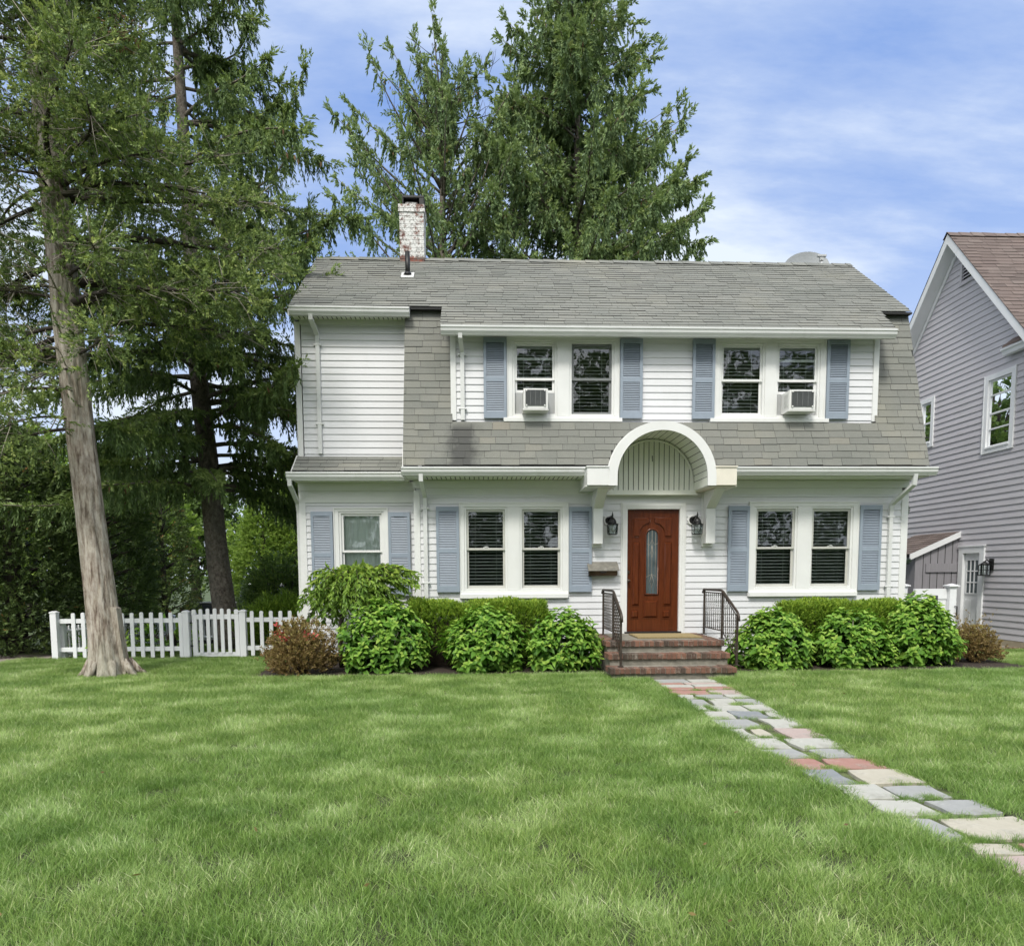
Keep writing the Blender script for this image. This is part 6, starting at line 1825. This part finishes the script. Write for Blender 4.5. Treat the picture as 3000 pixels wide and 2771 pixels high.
# the woods across the street, behind the viewer: seen in the window panes
Vs, Rs = [], []
for x, r, h in ((-16, 5, 14), (-9, 4.4, 17), (-3.0, 4, 14), (2.6, 4.4, 16.5), (8.5, 4.4, 14), (14.5, 5, 17), (21, 5, 14)):
    n = 2000; d = unit(rng.normal(size=(n, 3))); q = np.array([x, -22.+random.uniform(-2, 2), h*.56])+d*np.array([r, r, h*.42])*(1+.25*np.sin(d[:, :1]*5+x)+.12*rng.normal(size=(n, 1)))
    p, dd, ll, ww = sprigs(q, unit(rng.normal(size=(n, 3))), np.full(n, .5), 6, .32, .2, 1.)
    Vs.append(leaf_quads(p, dd, ll, ww)); Rs.append(.4+.3*rng.random(len(p)))
o = quads_mesh('woods', np.concatenate(Vs), np.concatenate(Rs), M['hedge_mid']); tag(o, 'wood across the street mirrored in the dark window panes', 'woods', kind='stuff')
mb = MB(); mb.box(-60, 60, -24.3, -24.0, 0, 3.2); 
o = mb.build('hedge', M['hedge_dark']); tag(o, 'dark hedge across the street mirrored in the lower window panes', 'hedge', kind='stuff')

# ------------------------------------------------------------------ sky, sun, camera
S = Vector((-.22, -.62, .84)).normalized()
el = math.asin(S.z); az = math.atan2(S.x, S.y)
w = bpy.data.worlds.new('World'); SC.world = w; w.use_nodes = True
nt = w.node_tree
bg = nt.nodes['Background']
sky = nd(nt, 'ShaderNodeTexSky', sky_type='NISHITA'); sky.sun_disc = False; sky.sun_elevation = el; sky.sun_rotation = az; sky.air_density = 1.; sky.dust_density = .6; sky.ozone_density = 2.2
tc = nd(nt, 'ShaderNodeTexCoord'); sx = nd(nt, 'ShaderNodeSeparateXYZ'); nt.links.new(tc.outputs['Generated'], sx.inputs[0])
def mth(op, a, b=0):
    q = nd(nt, 'ShaderNodeMath', operation=op)
    for i, z in enumerate((a, b)):
        if isinstance(z, (int, float)): q.inputs[i].default_value = z
        else: nt.links.new(z, q.inputs[i])
    return q.outputs[0]
zc = mth('ADD', mth('MAXIMUM', sx.outputs[2], 0.0), .22)
cv = nd(nt, 'ShaderNodeCombineXYZ'); nt.links.new(mth('DIVIDE', sx.outputs[0], zc), cv.inputs[0]); nt.links.new(mth('DIVIDE', sx.outputs[1], zc), cv.inputs[1])
n1 = noise(nt, 1.0, 8, .60, vec=cv.outputs[0], stretch=(.75, 1.9, 1))
n2 = noise(nt, .55, 3, .5, vec=cv.outputs[0], stretch=(1.3, .8, 1))
cl = mth('ADD', mth('MULTIPLY', n1, .7), mth('MULTIPLY', n2, .5))
cm = ramp(nt, cl, [(.46, .02), (.56, .38), (.66, .95)])
hz = ramp(nt, sx.outputs[2], [(.0, .97), (.24, .50), (.50, .0)])
fac = mth('MAXIMUM', cm, hz)
blue = mixrgb(nt, sky.outputs[0], (.92, .95, 1.0), 1., 'MULTIPLY')
base = mixrgb(nt, blue, (.88, 1.78, 4.2), .82)
# unseen bright cloud added round the sun, behind the viewer, to lift the facade
dt = nd(nt, 'ShaderNodeVectorMath', operation='DOT_PRODUCT'); nt.links.new(tc.outputs['Generated'], dt.inputs[0]); dt.inputs[1].default_value = S
glow = mth('POWER', mth('MAXIMUM', dt.outputs['Value'], 0.0), 1.5)
fac = mth('MINIMUM', mth('MAXIMUM', fac, mth('MULTIPLY', glow, 1.1)), 1.0)
cloudc = mixrgb(nt, (4.4, 4.85, 5.45), (11., 10.9, 10.5), mth('MINIMUM', glow, 1.0))
col = mixrgb(nt, base, cloudc, fac)
nt.links.new(col, bg.inputs['Color']); bg.inputs['Strength'].default_value = .10
sun = bpy.data.lights.new('sun', 'SUN'); sun.energy = 1.5; sun.angle = R_(12); sun.color = (1., .965, .90)
so = bpy.data.objects.new('sun', sun); COL.objects.link(so); so.rotation_euler = S.to_track_quat('Z', 'Y').to_euler(); so.location = (6, -6, 20)

cam = bpy.data.cameras.new('camera'); co = bpy.data.objects.new('camera', cam); COL.objects.link(co)
cam.sensor_width = 36; cam.sensor_fit = 'HORIZONTAL'; cam.lens = 36*1388/2001
cam.shift_x = 0; cam.shift_y = (1239.5-924)/2001
cam.clip_end = 2000; cam.clip_start = .05
co.location = (0, 0, 1.45)
Rz = Matrix.Rotation(R_(-2.35), 3, 'Z') @ Matrix.Rotation(R_(90-4.95), 3, 'X') @ Matrix.Rotation(R_(-.31), 3, 'Z')
co.rotation_euler = Rz.to_euler()
SC.camera = co
SC.view_settings.view_transform = 'Standard'; SC.view_settings.look = 'None'; SC.view_settings.gamma = 1; SC.view_settings.use_curve_mapping = False
SC.view_settings.exposure = EXPOSURE
SC.render.engine = 'CYCLES'
SC.cycles.max_bounces = 8; SC.cycles.transparent_max_bounces = 12; SC.cycles.diffuse_bounces = 4; SC.cycles.glossy_bounces = 3; SC.cycles.transmission_bounces = 4
SC.cycles.use_adaptive_sampling = True; SC.cycles.adaptive_threshold = .015
SC.cycles.use_denoising = True
